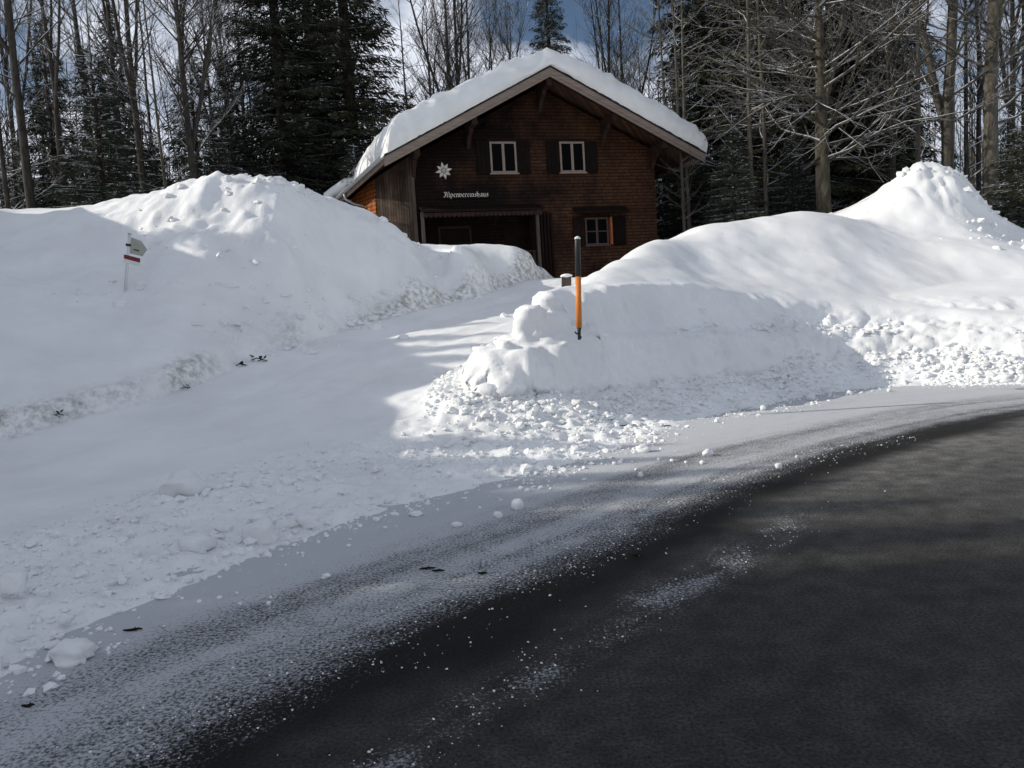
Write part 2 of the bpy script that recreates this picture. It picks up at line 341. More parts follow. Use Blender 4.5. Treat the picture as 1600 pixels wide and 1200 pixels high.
def height(x, y):
    sh = np.shape(x); x = np.asarray(x, float).ravel(); y = np.asarray(y, float).ravel()
    dL, sL, _ = pdist(x, y, Lline); e = dL * sL                        # e>0 : snow side
    e = e + 0.26 * fbm(x, y, 1.1, 4, 5) + 0.14 * fbm(x, y, 0.22, 3, 6)
    under = sstep(-0.25, 0.05, e)
    base = -0.06 * (1 - under) + 0.10 * sstep(-0.05, 1.6, e) + np.where(x < 3.0, ramp(y) * (1 - sstep(1.5, 5.5, x - 0.25 * (y - 10)) * 0.0), ramp(y) * 1.0) * sstep(0.0, 3.0, e)
    zone = sstep(-0.1, 0.3, e) * (1 - sstep(1.6, 3.4, e))
    lump = np.abs(fbm(x, y, 0.28, 3, 9)) * 0.11 + 0.05 * fbm(x, y, 0.11, 2, 21)
    base = base + zone * lump + sstep(0.2, 1.0, e) * (0.035 * fbm(x, y, 1.7, 3, 3))
    h = base
    # ---- left bank
    d1, s1, a1 = pdist(x, y, left_foot); i1 = d1 * s1 + 0.10 * fbm(x, y, 0.9, 3, 31)
    up = fL(x, y)
    trk = sstep(0.3, 1.0, -i1) * sstep(1.0, 2.5, e) * (x < 4.0) * (y < 25)
    wv = -i1 + 0.10 * vnoise(a1, 0 * a1, 2.5, 301)
    h = h - trk * (0.030 * np.exp(-((wv - 1.25) / 0.20) ** 2) + 0.030 * np.exp(-((wv - 2.75) / 0.20) ** 2)) + trk * (0.016 * fbm(wv * 1.0, a1 * 0.12, 0.22, 3, 303) + 0.012 * fbm(x, y, 0.16, 3, 305))
    up = np.where(x < -9, np.minimum(up, 5.0 - 1.6 * sstep(-15, -20, x)), up)
    rough = sstep(0.6, 2.2, i1)
    mm = mound(x, y, MPL[0], MPL[1], 2.0) * 0.9 + mound(x, y, MPL[0] + 3.4, MPL[1] + 1.5, 1.5) * 0.8 + mound(x, y, MPL[0] - 2.5, MPL[1] - 1.2, 1.5) * 0.5
    chunky = np.clip(mm, 0, 1)
    up = up + rough * (0.10 * fbm(x, y, 1.5, 3, 41)) + chunky * (0.22 * (np.abs(fbm(x, y, 0.65, 4, 43, 0.6)) - 0.45) + 0.06 * fbm(x, y, 0.2, 3, 47))
    up = up + 0.05 * fbm(x, y, 0.5, 3, 48) * sstep(0, .5, i1)
    shade_ridge = np.exp(-((x + 13.9 + 0.28 * (y - 12)) / 1.25) ** 4) * sstep(3.9, 4.8, y) * sstep(20.0, 18.5, y)  # unseen ridge added out of frame to shade the drive and left bank
    up = np.maximum(up, up * (1 - shade_ridge) + shade_ridge * (6.0 + 0.2 * sstep(9.0, 10.2, y) + 1.1 * sstep(10.6, 12.4, y) + 0.2 * sstep(14, 17, y) + 0.35 * fbm(x, y, 1.6, 3, 33)))
    p1 = sstep(-0.03, 0.22, i1)
    h = np.where(i1 > -0.05, h + (np.maximum(up, h) - h) * p1, h)
    # ---- right bank
    d2, s2, a2 = pdist(x, y, right_foot)
    i2 = d2 * s2
    wob = 0.16 * fbm(x, y, 0.8, 4, 51, 0.6)
    nearpile = mound(x, y, 0.0, 11.2, 1.1)
    i2w = i2 + wob * (0.5 + 0.5 * nearpile) + nearpile * 0.14 * np.abs(fbm(x, y, 0.45, 3, 57))
    up2 = fR(x, y) + nearpile * (0.30 * (0.5 - np.abs(fbm(x, y, 0.55, 2, 58)) * 2.2)) * 0.6 - 0.11 * nearpile
    up2 = np.where(x > 14, np.minimum(up2, 4.4), up2)
    up2 = up2 + sstep(0.9, 2.2, i2) * 0.22 * fbm(x * 0.8 + y * 0.5, y * 0.6 - x * 0.35, 2.0, 3, 61) + 0.03 * fbm(x, y, 0.4, 2, 62)
    mk2 = np.clip(mound(x, y, MPK[0], MPK[1], 0.9) * 1.3, 0, 1)
    up2 = up2 + mk2 * (0.55 * (np.abs(fbm(x, y, 0.7, 4, 63, 0.6)) - 0.2) + 0.08 * fbm(x, y, 0.22, 2, 64))
    # roadside wall : lower face, lumpy ledge, upper cornice
    led = 0.50 + 0.14 * fbm(x, y, 1.3, 3, 71)
    p2 = led * sstep(-0.02, 0.30, i2w) + (1 - led) * sstep(0.52 + 0.12 * fbm(x, y, 0.6, 2, 73), 1.0, i2w)
    roadside = sstep(-0.4, 0.9, a2 - 18.3)
    ppile = 0.42 * sstep(0, 0.22, i2w) + 0.50 * sstep(0.24, 0.46, i2w) + 0.08 * sstep(0.46, 0.9, i2w)
    p = p2 * roadside + ppile * (1 - roadside)
    onl = roadside * sstep(0.22, 0.35, i2w) * (1 - sstep(0.5, 0.75, i2w)) * sstep(1.5, 5.0, x)
    up2 = up2 + onl * (0.25 * np.abs(fbm(x, y, 0.28, 3, 75, 0.65)))
    h = np.where(i2w > -0.05, h + (np.maximum(up2, h + 0.1) - h) * p, h)
    # skirt of rubble at the foot of the wall and the pile
    sk = sstep(-0.9, -0.05, i2) * (1 - sstep(0.0, 0.3, i2)) * sstep(-2.5, -0.5, x)
    h = h + sk * (0.13 + 0.12 * np.abs(fbm(x, y, 0.25, 3, 81)) + 0.08 * fbm(x, y, 0.8, 2, 82)) * (i2w < 0.3)
    # ---- behind everything
    far = sstep(26, 31, y)
    fg = 3.0 - 0.75 * np.exp(-((x - 3) / 7) ** 2) * sstep(45, 36, y) + 0.25 * fbm(x, y, 9, 3, 91) + 0.02 * np.maximum(y - 40, 0) + 0.10 * fbm(x, y, 2.2, 3, 95)
    h = h * (1 - far) + fg * far
    # side areas far left / right
    fs = sstep(22, 34, np.abs(x)) * sstep(1.2, 3.0, e)
    h = h * (1 - fs) + (2.6 + 0.3 * fbm(x, y, 6, 3, 93)) * fs
    # opposite verge of the road, behind the camera
    opp = sstep(-9.0, -9.5, e)
    h = h + opp * (0.06 + 1.1 * sstep(-9.2, -10.6, e) + 0.25 * fbm(x, y, 1.2, 4, 97))
    return h.reshape(sh), e.reshape(sh), i1.reshape(sh), i2w.reshape(sh)

def axis(segs):
    a = [segs[0][0]]
    for s0, s1, st0, st1 in segs:
        p = s0
        while p < s1 - 1e-6:
            t = (p - s0) / (s1 - s0); p = min(p + st0 + (st1 - st0) * t, s1); a.append(p)
    return np.array(a)
ax = axis([(-400, -60, 60, 12), (-60, -20, 6, 0.6), (-20, -9, 0.5, 0.09), (-9, -3, 0.085, 0.05), (-3, 6, 0.045, 0.045), (6, 12, 0.05, 0.08), (12, 20, 0.1, 0.5), (20, 60, 0.6, 6), (60, 400, 12, 60)])
ay = axis([(-200, -30, 40, 4), (-30, 2.5, 2, 0.1), (2.5, 10, 0.05, 0.05), (10, 14.9, 0.026, 0.03), (14.9, 24.5, 0.05, 0.10), (24.5, 40, 0.15, 1.0), (40, 90, 1, 6), (90, 600, 8, 60)])
GX, GY = np.meshgrid(ax, ay)
H, E_, I1, I2 = height(GX, GY)
nx, ny = len(ax), len(ay)
print('terrain verts', nx * ny)
DIRT = 1.3 * np.exp(-((I1 - 0.12) / 0.20) ** 2) * sstep(-0.3, 0.3, fbm(GX, GY, 1.8, 3, 101) + 0.15) * sstep(1, 3, E_)
DIRT = DIRT + 0.28 * np.exp(-((I2 - 0.22) / 0.12) ** 2) * (GX > 1.2) * sstep(-0.25, 0.25, fbm(GX, GY, 1.1, 3, 107) + .1)
DIRT = DIRT + 0.10 * sstep(-0.1, 0.0, -I2) * (1 - sstep(0.0, 0.5, -I2)) * (I2 < 0) * (E_ > 0.2)
idx = np.arange(nx * ny).reshape(ny, nx)
q = np.stack([idx[:-1, :-1], idx[:-1, 1:], idx[1:, 1:], idx[1:, :-1]], -1).reshape(-1, 4)
gy_, gx_ = np.gradient(H, ay, ax); nl = np.sqrt(gx_ ** 2 + gy_ ** 2 + 1)
steep = sstep(0.5, 1.6, np.hypot(gx_, gy_)) * (I2 > -0.05) * (I2 < 1.4) * (E_ > 0.3) * (GX < 14) * (GY < 19) * (GX > -1.5)
pl = np.exp(-((GX - 0.2) ** 2 + (GY - 11.2) ** 2) / (2 * 1.3 ** 2))
cu, cv = 0.9 * GX + 0.9 * GY, H * 1.25 + 0.5 * GX - 0.2 * GY
bil = 1 - 2.4 * np.abs(fbm(cu, cv, 0.62, 2, 201)); bil2 = 1 - 2.4 * np.abs(fbm(cu, cv, 0.26, 2, 203))
dsp = steep * ((0.06 + 0.12 * pl) * bil + (0.04 + 0.02 * pl) * bil2 + 0.03 * fbm(cu, cv, 0.11, 3, 205))
OX, OY, OZ = -gx_ / nl * dsp, -gy_ / nl * dsp, 0.6 * dsp / nl
Vt = np.stack([GX + OX, GY + OY, H + OZ], -1).reshape(-1, 3)
i1c = I1.ravel()[q].mean(1); i2c = I2.ravel()[q].mean(1); yc = GY.ravel()[q].mean(1); xc = GX.ravel()[q].mean(1); ec = E_.ravel()[q].mean(1); zmax = Vt[:, 2][q].max(1)
cls = np.where(i1c > 0, 1, np.where(i2c > 0, 2, 0)); cls = np.where((yc > 29) | (np.abs(xc) > 28) | (yc < -2) , 3, cls); cls = np.where((zmax < -0.035), -1, cls)
dirt_flat = DIRT.ravel()
for c, nm in ((0, 'snowy_driveway'), (1, 'left_snow_bank'), (2, 'right_snow_bank'), (3, 'snow_ground')):
    f = q[cls == c]; u, inv = np.unique(f, return_inverse=True)
    o = mk(nm, Vt[u], inv.reshape(-1, 4), M_SNOW, smooth=True); o['kind'] = 'structure'
    a = o.data.attributes.new('dirt', 'FLOAT', 'POINT'); a.data.foreach_set('value', dirt_flat[u].astype(np.float32))

# fast height lookup on the grid
def hz(x, y):
    i = np.clip(np.searchsorted(ax, x) - 1, 0, nx - 2); j = np.clip(np.searchsorted(ay, y) - 1, 0, ny - 2)
    fx = (x - ax[i]) / (ax[i + 1] - ax[i]); fy = (y - ay[j]) / (ay[j + 1] - ay[j])
    return (H[j, i] * (1 - fx) + H[j, i + 1] * fx) * (1 - fy) + (H[j + 1, i] * (1 - fx) + H[j + 1, i + 1] * fx) * fy
def hz1(x, y): return max(float(hz(np.array([x]), np.array([y]))[0]), 0.0)

# ---- road sheet
rx = axis([(-40, -6, 3, 0.3), (-6, 12, 0.08, 0.08), (12, 40, 0.3, 3)]); ry = axis([(-40, 1, 3, 0.1), (1, 15, 0.07, 0.07), (15, 20, .3, .3)])
X, Y = np.meshgrid(rx, ry); x_, y_ = X.ravel(), Y.ravel()
dd, sd, arc = pdist(x_, y_, Dline); lat = dd * sd
eL, sL, _ = pdist(x_, y_, Lline); eL = eL * sL
cover = 0.56 * sstep(-0.20, 0.42, lat + 0.22 * fbm(x_, y_, 0.9, 4, 7)) + 0.16 * sstep(0.4, 0.75, lat) - 0.15 * sstep(0.75, 0.95, lat) * (1 - sstep(1.15, 1.4, lat)) * (1 - 0.5 * sstep(3, 6, x_)) + 0.20 * sstep(1.1, 1.7, lat) + 0.25 * sstep(-0.8, 0.1, eL)
band = np.exp(-((lat + 0.70 + 0.10 * fbm(x_, y_, 0.8, 3, 88)) / 0.16) ** 2) * sstep(6.6, 4.6, y_) * (0.14 + 0.30 * sstep(-0.15, 0.25, fbm(x_, y_, 0.35, 4, 8, .7)))
cover = cover + band * (lat < -0.2)
cover = cover + 0.05 * sstep(-0.25, -0.05, lat) * (lat < 0)
dry_shade = sstep(-0.22, -0.62, lat + 0.25 * fbm(x_, y_, 0.7, 4, 111)) * (0.22 + 0.78 * sstep(3.6, 7.6, y_ - 0.25 * x_ + 0.8 * fbm(x_, y_, 1.5, 3, 112))) + 0.25 * sstep(0.0, 0.6, lat)  # wet strip beside the frost; darkening toward the camera is shade put into colour
qi = np.arange(len(x_)).reshape(X.shape)
rq = np.stack([qi[:-1, :-1], qi[:-1, 1:], qi[1:, 1:], qi[1:, :-1]], -1).reshape(-1, 4)
ecen = eL[rq].mean(1); rq = rq[(ecen < 1.2) & (ecen > -10.5)]
u, inv = np.unique(rq, return_inverse=True)
road = mk('road', np.stack([x_, y_, 0 * x_], -1)[u], inv.reshape(-1, 4), M_ROAD); road['kind'] = 'structure'
for nm, arr in (('lat', lat), ('lon', arc), ('cover', cover), ('dry_shade', dry_shade)):
    a = road.data.attributes.new(nm, 'FLOAT', 'POINT'); a.data.foreach_set('value', arr[u].astype(np.float32))

# ------------------------------------------------------------------ snow rubble
def ico(sub=1):
    import bmesh
    bm = bmesh.new(); bmesh.ops.create_icosphere(bm, subdivisions=sub, radius=1.0)
    V = np.array([v.co[:] for v in bm.verts]); Fc = np.array([[v.index for v in f.verts] for f in bm.faces]); bm.free(); return V, Fc
IV, IF = ico(1)
def scatter_lumps(P, S, seed, flat=0.7, nv=40, ang=0.35):
    rg = np.random.default_rng(seed); n = len(P)
    dirs = rg.normal(size=(nv, len(IV), 3)) * ang * 0.55
    k = rg.integers(0, nv, n); th = rg.uniform(0, 6.283, n); c, s = np.cos(th), np.sin(th)
    V = IV[None] + dirs[k]; V = V * rg.uniform(0.75, 1.25, (n, 1, 3)); V[:, :, 2] *= flat
    x = V[:, :, 0] * c[:, None] - V[:, :, 1] * s[:, None]; y = V[:, :, 0] * s[:, None] + V[:, :, 1] * c[:, None]
    V = np.stack([x, y, V[:, :, 2]], -1) * S[:, None, None] + P[:, None]
    Fc = IF[None] + (np.arange(n) * len(IV))[:, None, None]
    return V.reshape(-1, 3), Fc.reshape(-1, 3)
rg = np.random.default_rng(3)
def gen_rubble(n, box, dens, smin, smax, seed, pw=2.5, sink=0.25):
    r = np.random.default_rng(seed)
    x = r.uniform(box[0], box[1], n); y = r.uniform(box[2], box[3], n)
    _, e, a, b = height(x, y); k = r.uniform(0, 1, n) < dens(x, y, e, a, b); x, y = x[k], y[k]
    s = smin + (smax - smin) * r.uniform(0, 1, len(x)) ** pw
    z = np.maximum(hz(x, y), 0) + s * (0.5 - sink)
    return np.stack([x, y, z], -1), s
def dens1(x, y, e, a, b):   # skirt of clods along the verge and across the drive mouth
    v = sstep(-0.30, 0.25, e) * (1 - sstep(1.3, 3.0, e)) * (0.6 + 0.9 * fbm(x, y, 0.8, 3, 11)) * np.where(x < -0.3, 0.8, 1.0) * (y > 3)
    return v * (b < 0.05)
P1, S1 = gen_rubble(60000, (-4.5, 10, 3.0, 15), dens1, 0.007, 0.045, 21, 3.2)
def dens1b(x, y, e, a, b): return np.exp(-((e + 0.12) / 0.30) ** 2) * 0.55 * (e < 0.15) * (0.3 + sstep(-0.1, 0.25, fbm(x, y, 0.9, 2, 12)))
P2, S2 = gen_rubble(60000, (-4.5, 10, 3.0, 15), dens1b, 0.006, 0.030, 22, 3.0)
def dens2(x, y, e, a, b): return sstep(0.15, 0.3, b) * (1 - sstep(0.5, 0.75, b)) * sstep(2.2, 4.5, x) * (x < 13) * (0.45 + 1.5 * fbm(x, y, 1.0, 3, 13)) * (e > 0)
P3, S3 = gen_rubble(22000, (2, 13, 9, 17), dens2, 0.02, 0.085, 23, 2.2)
def dens3(x, y, e, a, b): return (np.exp(-((b + 0.35) / 0.35) ** 2)) * (b < 0.1) * (x > -1.2) * (0.55 + 0.9 * fbm(x, y, 0.7, 2, 14)) * (y < 16)
P4, S4 = gen_rubble(45000, (-1.4, 10, 9, 16), dens3, 0.012, 0.07, 24, 3.0)
def dens4(x, y, e, a, b):
    mm_ = mound(x, y, MPK[0], MPK[1] - 0.6, 1.1) + mound(x, y, MPL[0] + 0.6, MPL[1] - 0.9, 1.6) * 0.55 + mound(x, y, MPL[0] + 3.4, MPL[1] + 1.1, 1.2) * .6
    return np.clip(mm_, 0, 1) * 0.35 * sstep(-0.1, 0.3, fbm(x, y, 0.9, 3, 15) + .1)
P5, S5 = gen_rubble(22000, (-11, 15, 14, 24), dens4, 0.03, 0.14, 25, 2.5, 0.45)
P6, S6 = gen_rubble(900, (-4.5, 4, 3.0, 12), dens1, 0.03, 0.085, 29, 2.0, .35)
def dens7(x, y, e, a, b):
    d_, s_, _ = pdist(x, y, Dline); l_ = d_ * s_
    return (e < -0.05) * (0.5 * np.exp(-((l_ - 0.15) / 0.28) ** 2) + 0.55 * np.exp(-((l_ + 0.70) / 0.16) ** 2) * sstep(6.4, 4.6, y)) * (0.25 + 1.5 * np.clip(fbm(x, y, 0.5, 3, 16), 0, 1))
P7, S7 = gen_rubble(42000, (-3.0, 5.5, 2.2, 8.5), dens7, 0.002, 0.0068, 31, 1.8)
PP = np.concatenate([P1, P2, P3, P4, P5, P6, P7]); SS = np.concatenate([S1, S2, S3, S4, S5, S6, S7]); print('rubble', len(PP))
V, Fc = scatter_lumps(PP, SS, 5)
o = mk('snow_rubble', V, Fc, M_SNOW, smooth=False); tag(o, 'loose broken snow crumbs ploughed along the verge and the drive mouth', 'snow rubble', None, 'stuff')

# individual lumps on the road
IV3, IF3 = ico(3)
def lump_obj(px, py, wpx, hpx, label, group=None, seed=0, block=0.0):
    p = gnd(px, py); dist = p[1]; sx = wpx / F_PX * dist / 2 * 1.02; sz = hpx / F_PX * dist / 2
    z0 = hz1(p[0], p[1])
    if z0 > 0.02: p = gnd(px, py, z0)
    r = np.random.default_rng(seed + 500)
    V = IV3.copy()
    if block: V = np.sign(V) * np.abs(V) ** (1 - block)
    o1, o2 = r.uniform(0, 50, 2)
    nz = fbm(V[:, 0] * 1.0 + o1, V[:, 1] + V[:, 2] * 1.3 + o2, 0.9, 3, seed) * 0.55 + fbm(V[:, 0] * 2 - V[:, 2] + o2, V[:, 1] * 2 + o1, 0.4, 2, seed + 3) * 0.18
    V = V * (1 + nz[:, None]); V = V * [sx, sx * r.uniform(.6, .9), sz * 1.1]; V[:, 2] = np.maximum(V[:, 2], -sz * 0.75)
    o = mk('snow_lump', V, IF3, M_SNOW, smooth=True); o.location = (p[0], p[1], max(z0, 0) + sz * 0.72); o.rotation_euler = (0, 0, r.uniform(-.5, .5))
    tag(o, label, 'snow lump', group)
big = [(112, 1032, 68, 34, 'large flat snow slab lying alone on grey road at lower left corner'),
       (408, 850, 52, 42, 'bulky rounded snow block at the edge of the rubble, right of the paler low block'),
       (310, 866, 50, 34, 'low pale snow block among rubble left of the bulky rounded block'),
       (290, 772, 60, 34, 'broad half buried snow slab in the drive below the dirty line'),
       (484, 828, 36, 26, 'snow block sunk in the rubble tip right of the bulky rounded block'),
       (20, 926, 40, 34, 'smooth snow hump at the left picture edge above the slab'),
       (20, 1004, 16, 16, 'small round snow ball at the left edge beside the large slab'),
       (104, 974, 24, 18, 'stubby snow clod just above the large flat slab'),
       (809, 796, 17, 19, 'upright snow cube standing on shaded road below the drive mouth'),
       (778, 809, 14, 11, 'rounded snow nugget just left of the upright snow cube'),
       (713, 823, 18, 9, 'flattish snow chip on shaded road nearest the dark streak'),
       (650, 806, 22, 9, 'thin curled snow flake left of the flattish chip'),
       (607, 788, 15, 10, 'round snow clod beside the rubble above the thin curled flake'),
       (509, 903, 15, 8, 'lone snow chip in the middle of the shaded frosted road'),
       (1006, 706, 24, 13, 'sunlit flat snow lump above the scattered clods by the road centre'),
       (1107, 712, 17, 11, 'bright oval snow lump alone on the lit road with short shadow'),
       (1217, 732, 10, 9, 'single bright snow ball nearest the dark asphalt'),
       (1163, 639, 19, 17, 'sunlit broken snow lump at the foot of the right bank'),
       (1192, 641, 9, 9, 'small round ball right beside the broken lump at the bank foot'),
       (1267, 625, 12, 11, 'white round ball under the shaded right bank wall'),
       (1328, 617, 9, 8, 'small ball at the start of the sunlit rubble strip on the right'),
       (1570, 597, 22, 12, 'long bright slab in the rubble at the far right of the road'),
       (880, 688, 15, 13, 'rounded lump at the pile toe left of its shadowed twin'),
       (907, 688, 9, 10, 'small lump at the pile toe right of the larger rounded one')]
for i, b_ in enumerate(big): lump_obj(*b_, seed=i, block=0.25 if i < 5 else 0.1)
rr = random.Random(8)
small = [(1001, 741), (1001, 745), (994, 735), (815, 765), (822, 768), (818, 757), (870, 745), (900, 731), (925, 722), (945, 718), (960, 726), (1050, 722), (1072, 724), (1097, 725), (1030, 719), (240, 935), (255, 928), (285, 937), (375, 945), (420, 945), (423, 935), (370, 928), (585, 812), (660, 775), (700, 788), (590, 815), (540, 820), (545, 855), (750, 795), (845, 764), (133, 1004), (155, 985), (172, 986), (210, 920), (1245, 745 - 30), (940, 703), (968, 701), (1120, 660), (1075, 668), (1215, 630), (1390, 612)]
for i, (a_, b_) in enumerate(small):
    s_ = rr.uniform(5, 9); lump_obj(a_, b_, s_, s_ * .8, 'small snow crumb scattered loose on the frosted road surface', 'loose snow crumbs on the road', 100 + i)

# ------------------------------------------------------------------ twigs and dirt
M_TWIG = mat('dark_twig', (0.02, 0.016, 0.012), 0.9, 0.1, 0.3, 20)
def twig(px, py, wpx, label):
    p = gnd(px, py); s = wpx / F_PX * p[1]; mb = MB(); r = random.Random(px)
    pts = [(-s / 2 + s * k / 5, r.uniform(-.1, .1) * s, 0.006 + r.uniform(0, .006)) for k in range(6)]
    mb.tube(pts, [0.004, .006, .007, .007, .006, .003], 6)
    mb.tube([pts[2], (pts[2][0] + s * .15, s * .22, .012)], [.004, .002], 5); mb.tube([pts[3], (pts[3][0] + s * .12, -s * .25, .012)], [.004, .002], 5)
    o = mb.build('twig', M_TWIG, smooth=True); o.location = (p[0], p[1], max(hz1(p[0], p[1]), 0)); tag(o, label, 'twig')
twig(208, 986, 30, 'short dark twig on the frosted road right of the large snow slab')
twig(668, 890, 26, 'thin dark twig lying in the grey middle streak of the road')
twig(685, 893, 20, 'knobbly dark twig just right of the thin one in the middle streak')
twig(754, 897, 16, 'tiny dark twig furthest right in the middle streak')
twig(45, 1104, 22, 'dark twig lying at the lower left picture corner')
twig(995, 869, 14, 'tiny dark twig beside the black asphalt edge')
twig(980, 672, 30, 'dark stick in the sunlit rubble by the bank foot')
twig(1040, 669, 18, 'short dark stick right of the longer one in the sunlit rubble')
def clod(px, py, Y, spx, label, seed):
    p = at(px, py, Y); s = spx / F_PX * Y; r = random.Random(seed); mb = MB()
    for k in range(9):
        c = np.array([r.uniform(-.5, .5), r.uniform(-.3, .3), r.uniform(-.2, .45)]) * s; d = np.array([r.uniform(-1, 1), r.uniform(-1, 1), r.uniform(-.2, 1)]) * s * .5
        sdv = np.cross(d, [r.random(), r.random(), 1]); sdv *= 0.4
        mb.add([c, c + d * .5 + sdv, c + d, c + d * .5 - sdv], [(0, 1, 2, 3)])
    mb.tube([(-s * .6, 0, 0), (0, -.1 * s, s * .2), (s * .7, 0, 0)], s * .06, 5)
    o = mb.build('dead_leaves', M_TWIG); o.location = (p[0], p[1] - 0.10, hz1(p[0], p[1] - .10) + s * .15); tag(o, label, 'leaf litter')
clod(404, 560, 13.95, 14, 'dark tuft of dead leaves poking up from the dirty foot of the left bank', 1)
clod(379, 570, 13.65, 12, 'smaller dark leaf clump left of the tall tuft on the dirty line', 2)
clod(413, 575, 13.85, 12, 'flat dark leaf clump just under the tall tuft', 3)
clod(296, 622, 12.4, 10, 'tiny dark leaf bit on the dirty line well left of the other clumps', 4)
clod(100, 668, 11.0, 12, 'brown leaf speck at the left bank foot nearest the picture edge', 5)

# ------------------------------------------------------------------ snow pole
p = at(905, 524, 10.88)
M_ORG = mat('orange_paint', (0.62, 0.20, 0.035), 0.55, 0.4, 0.15, 8, 0.1); M_BLK = mat('black_paint', (0.018, 0.020, 0.020), 0.5, 0.4, 0.2, 8); M_CAP = mat('reflective_cap', (0.75, 0.77, 0.78), 0.3, 0.6)
sp_ = empty('snow_pole', (p[0], p[1], p[2]), 'orange and black snow marker pole stuck in the roadside snow pile', 'snow pole')
k = 10.75 / F_PX; rad = 4.6 * k
prof = MB().tube([(0, 0, 12 * k), (0, 0, 92 * k)], rad, 16); prof.build('orange_section', M_ORG, sp_, True)
MB().tube([(0, 0, 92 * k), (0, 0, 148 * k), (0, 0, 150 * k)], [rad, rad, rad * .85], 16).build('black_section', M_BLK, sp_, True)
MB().tube([(0, 0, 150 * k), (0, 0, 152 * k), (0, 0, 154.5 * k)], [rad * 1.0, rad * 1.05, rad * .4], 16).build('cap', M_CAP, sp_, True)
MB().tube([(0, 0, -7 * k), (0, 0, 6 * k), (0, 0, 12 * k)], [rad * .55, rad * .6, rad * .8], 12).build('ground_spike', M_BLK, sp_, True)
mb = MB(); mb.tube([(0, 0, 2 * k), (-4.5 * k, -2 * k, 3 * k), (-7 * k, -2 * k, 6 * k)], 1.3 * k, 6); mb.tube([(0, 0, 0), (3 * k, -2 * k, -4 * k)], 1.6 * k, 6); mb.build('clamp_hook', M_BLK, sp_, True)
sp_.rotation_euler = (0, R(2.0), 0)

# ------------------------------------------------------------------ hiking signpost
p = at(195, 450, 14.7); zz = hz1(p[0], p[1]); k = 14.7 / F_PX
M_WM = mat('white_metal', (0.62, 0.63, 0.62), 0.45, 0.5, 0.08, 6); M_GM = mat('grey_sign_face', (0.33, 0.34, 0.30), 0.6, 0.3, 0.12, 10); M_RED = mat('red_sign_face', (0.16, 0.022, 0.03), 0.6, 0.3, 0.1, 8)
sg = empty('hiking_signpost', (p[0], p[1], zz), 'leaning white metal trail signpost with arrow board on the left snow bank', 'signpost')
MB().tube([(0, 0, -.5), (0, 0, 92 * k)], 2.7 * k, 12).build('post', M_WM, sg, True)
MB().tube([(0, 0, 92 * k), (0, 0, 94 * k)], 3.0 * k, 12).build('post_cap', M_GM, sg, True)
a = R(38); dx, dy = math.cos(a), math.sin(a)
def bpoly(pts, off=0.0): return [(u_ * dx + dy * off, u_ * dy - dx * off, v_) for u_, v_ in pts]
arrow = [(3 * k, 88 * k), (20 * k, 84.5 * k), (31 * k, 72 * k), (24 * k, 60 * k), (3 * k, 62 * k)]
ab = MB().prism(bpoly(arrow), (-dy * .02, dx * .02, 0)).build('arrow_board', M_GM, sg)
mb = MB(); mb.prism(bpoly([(8 * k, 68 * k), (18 * k, 67 * k), (18 * k, 69.3 * k), (8 * k, 70 * k)], .003), (-dy * .002, dx * .002, 0)); mb.build('marking', M_BLK, ab)
rb = MB().prism(bpoly([(-7 * k, 59 * k), (20 * k, 56 * k), (20 * k, 49 * k), (-7 * k, 52.5 * k)], .04), (-dy * .015, dx * .015, 0)).build('red_plate', M_RED, sg)
MB().prism(bpoly([(-7 * k, 52.4 * k), (20 * k, 48.9 * k), (19 * k, 43 * k), (-7 * k, 46 * k)], .04), (-dy * .015, dx * .015, 0)).build('pale_plate', M_WM, sg)
mb = MB(); mb.tube([(-4 * k, -.02, 75 * k), (4 * k, -.02, 75 * k)], 2.2 * k, 8); mb.build('clamp', M_BLK, sg, True)
sg.rotation_euler = (R(-1), R(10), 0); sg.scale = (.86, .86, .95)

# ------------------------------------------------------------------ chalet
TH = R(15); HO = at(645, 400, 28.0); ZB = 2.2
ex = np.array([math.cos(TH), math.sin(TH), 0]); ey = np.array([-math.sin(TH), math.cos(TH), 0])
def fac(px, py, off=0.0):
    d = ray(px, py); P0 = HO - ey * off; s = ((P0 - CAM) @ ey) / (d @ ey); qv = CAM + d * s - HO
    return qv @ ex, qv[2] + HO[2] - ZB          # u, z above house base
house = empty('chalet', (HO[0], HO[1], ZB), 'dark brown shingled alpine chalet with thick snow on its gable roof', 'house', None, TH)

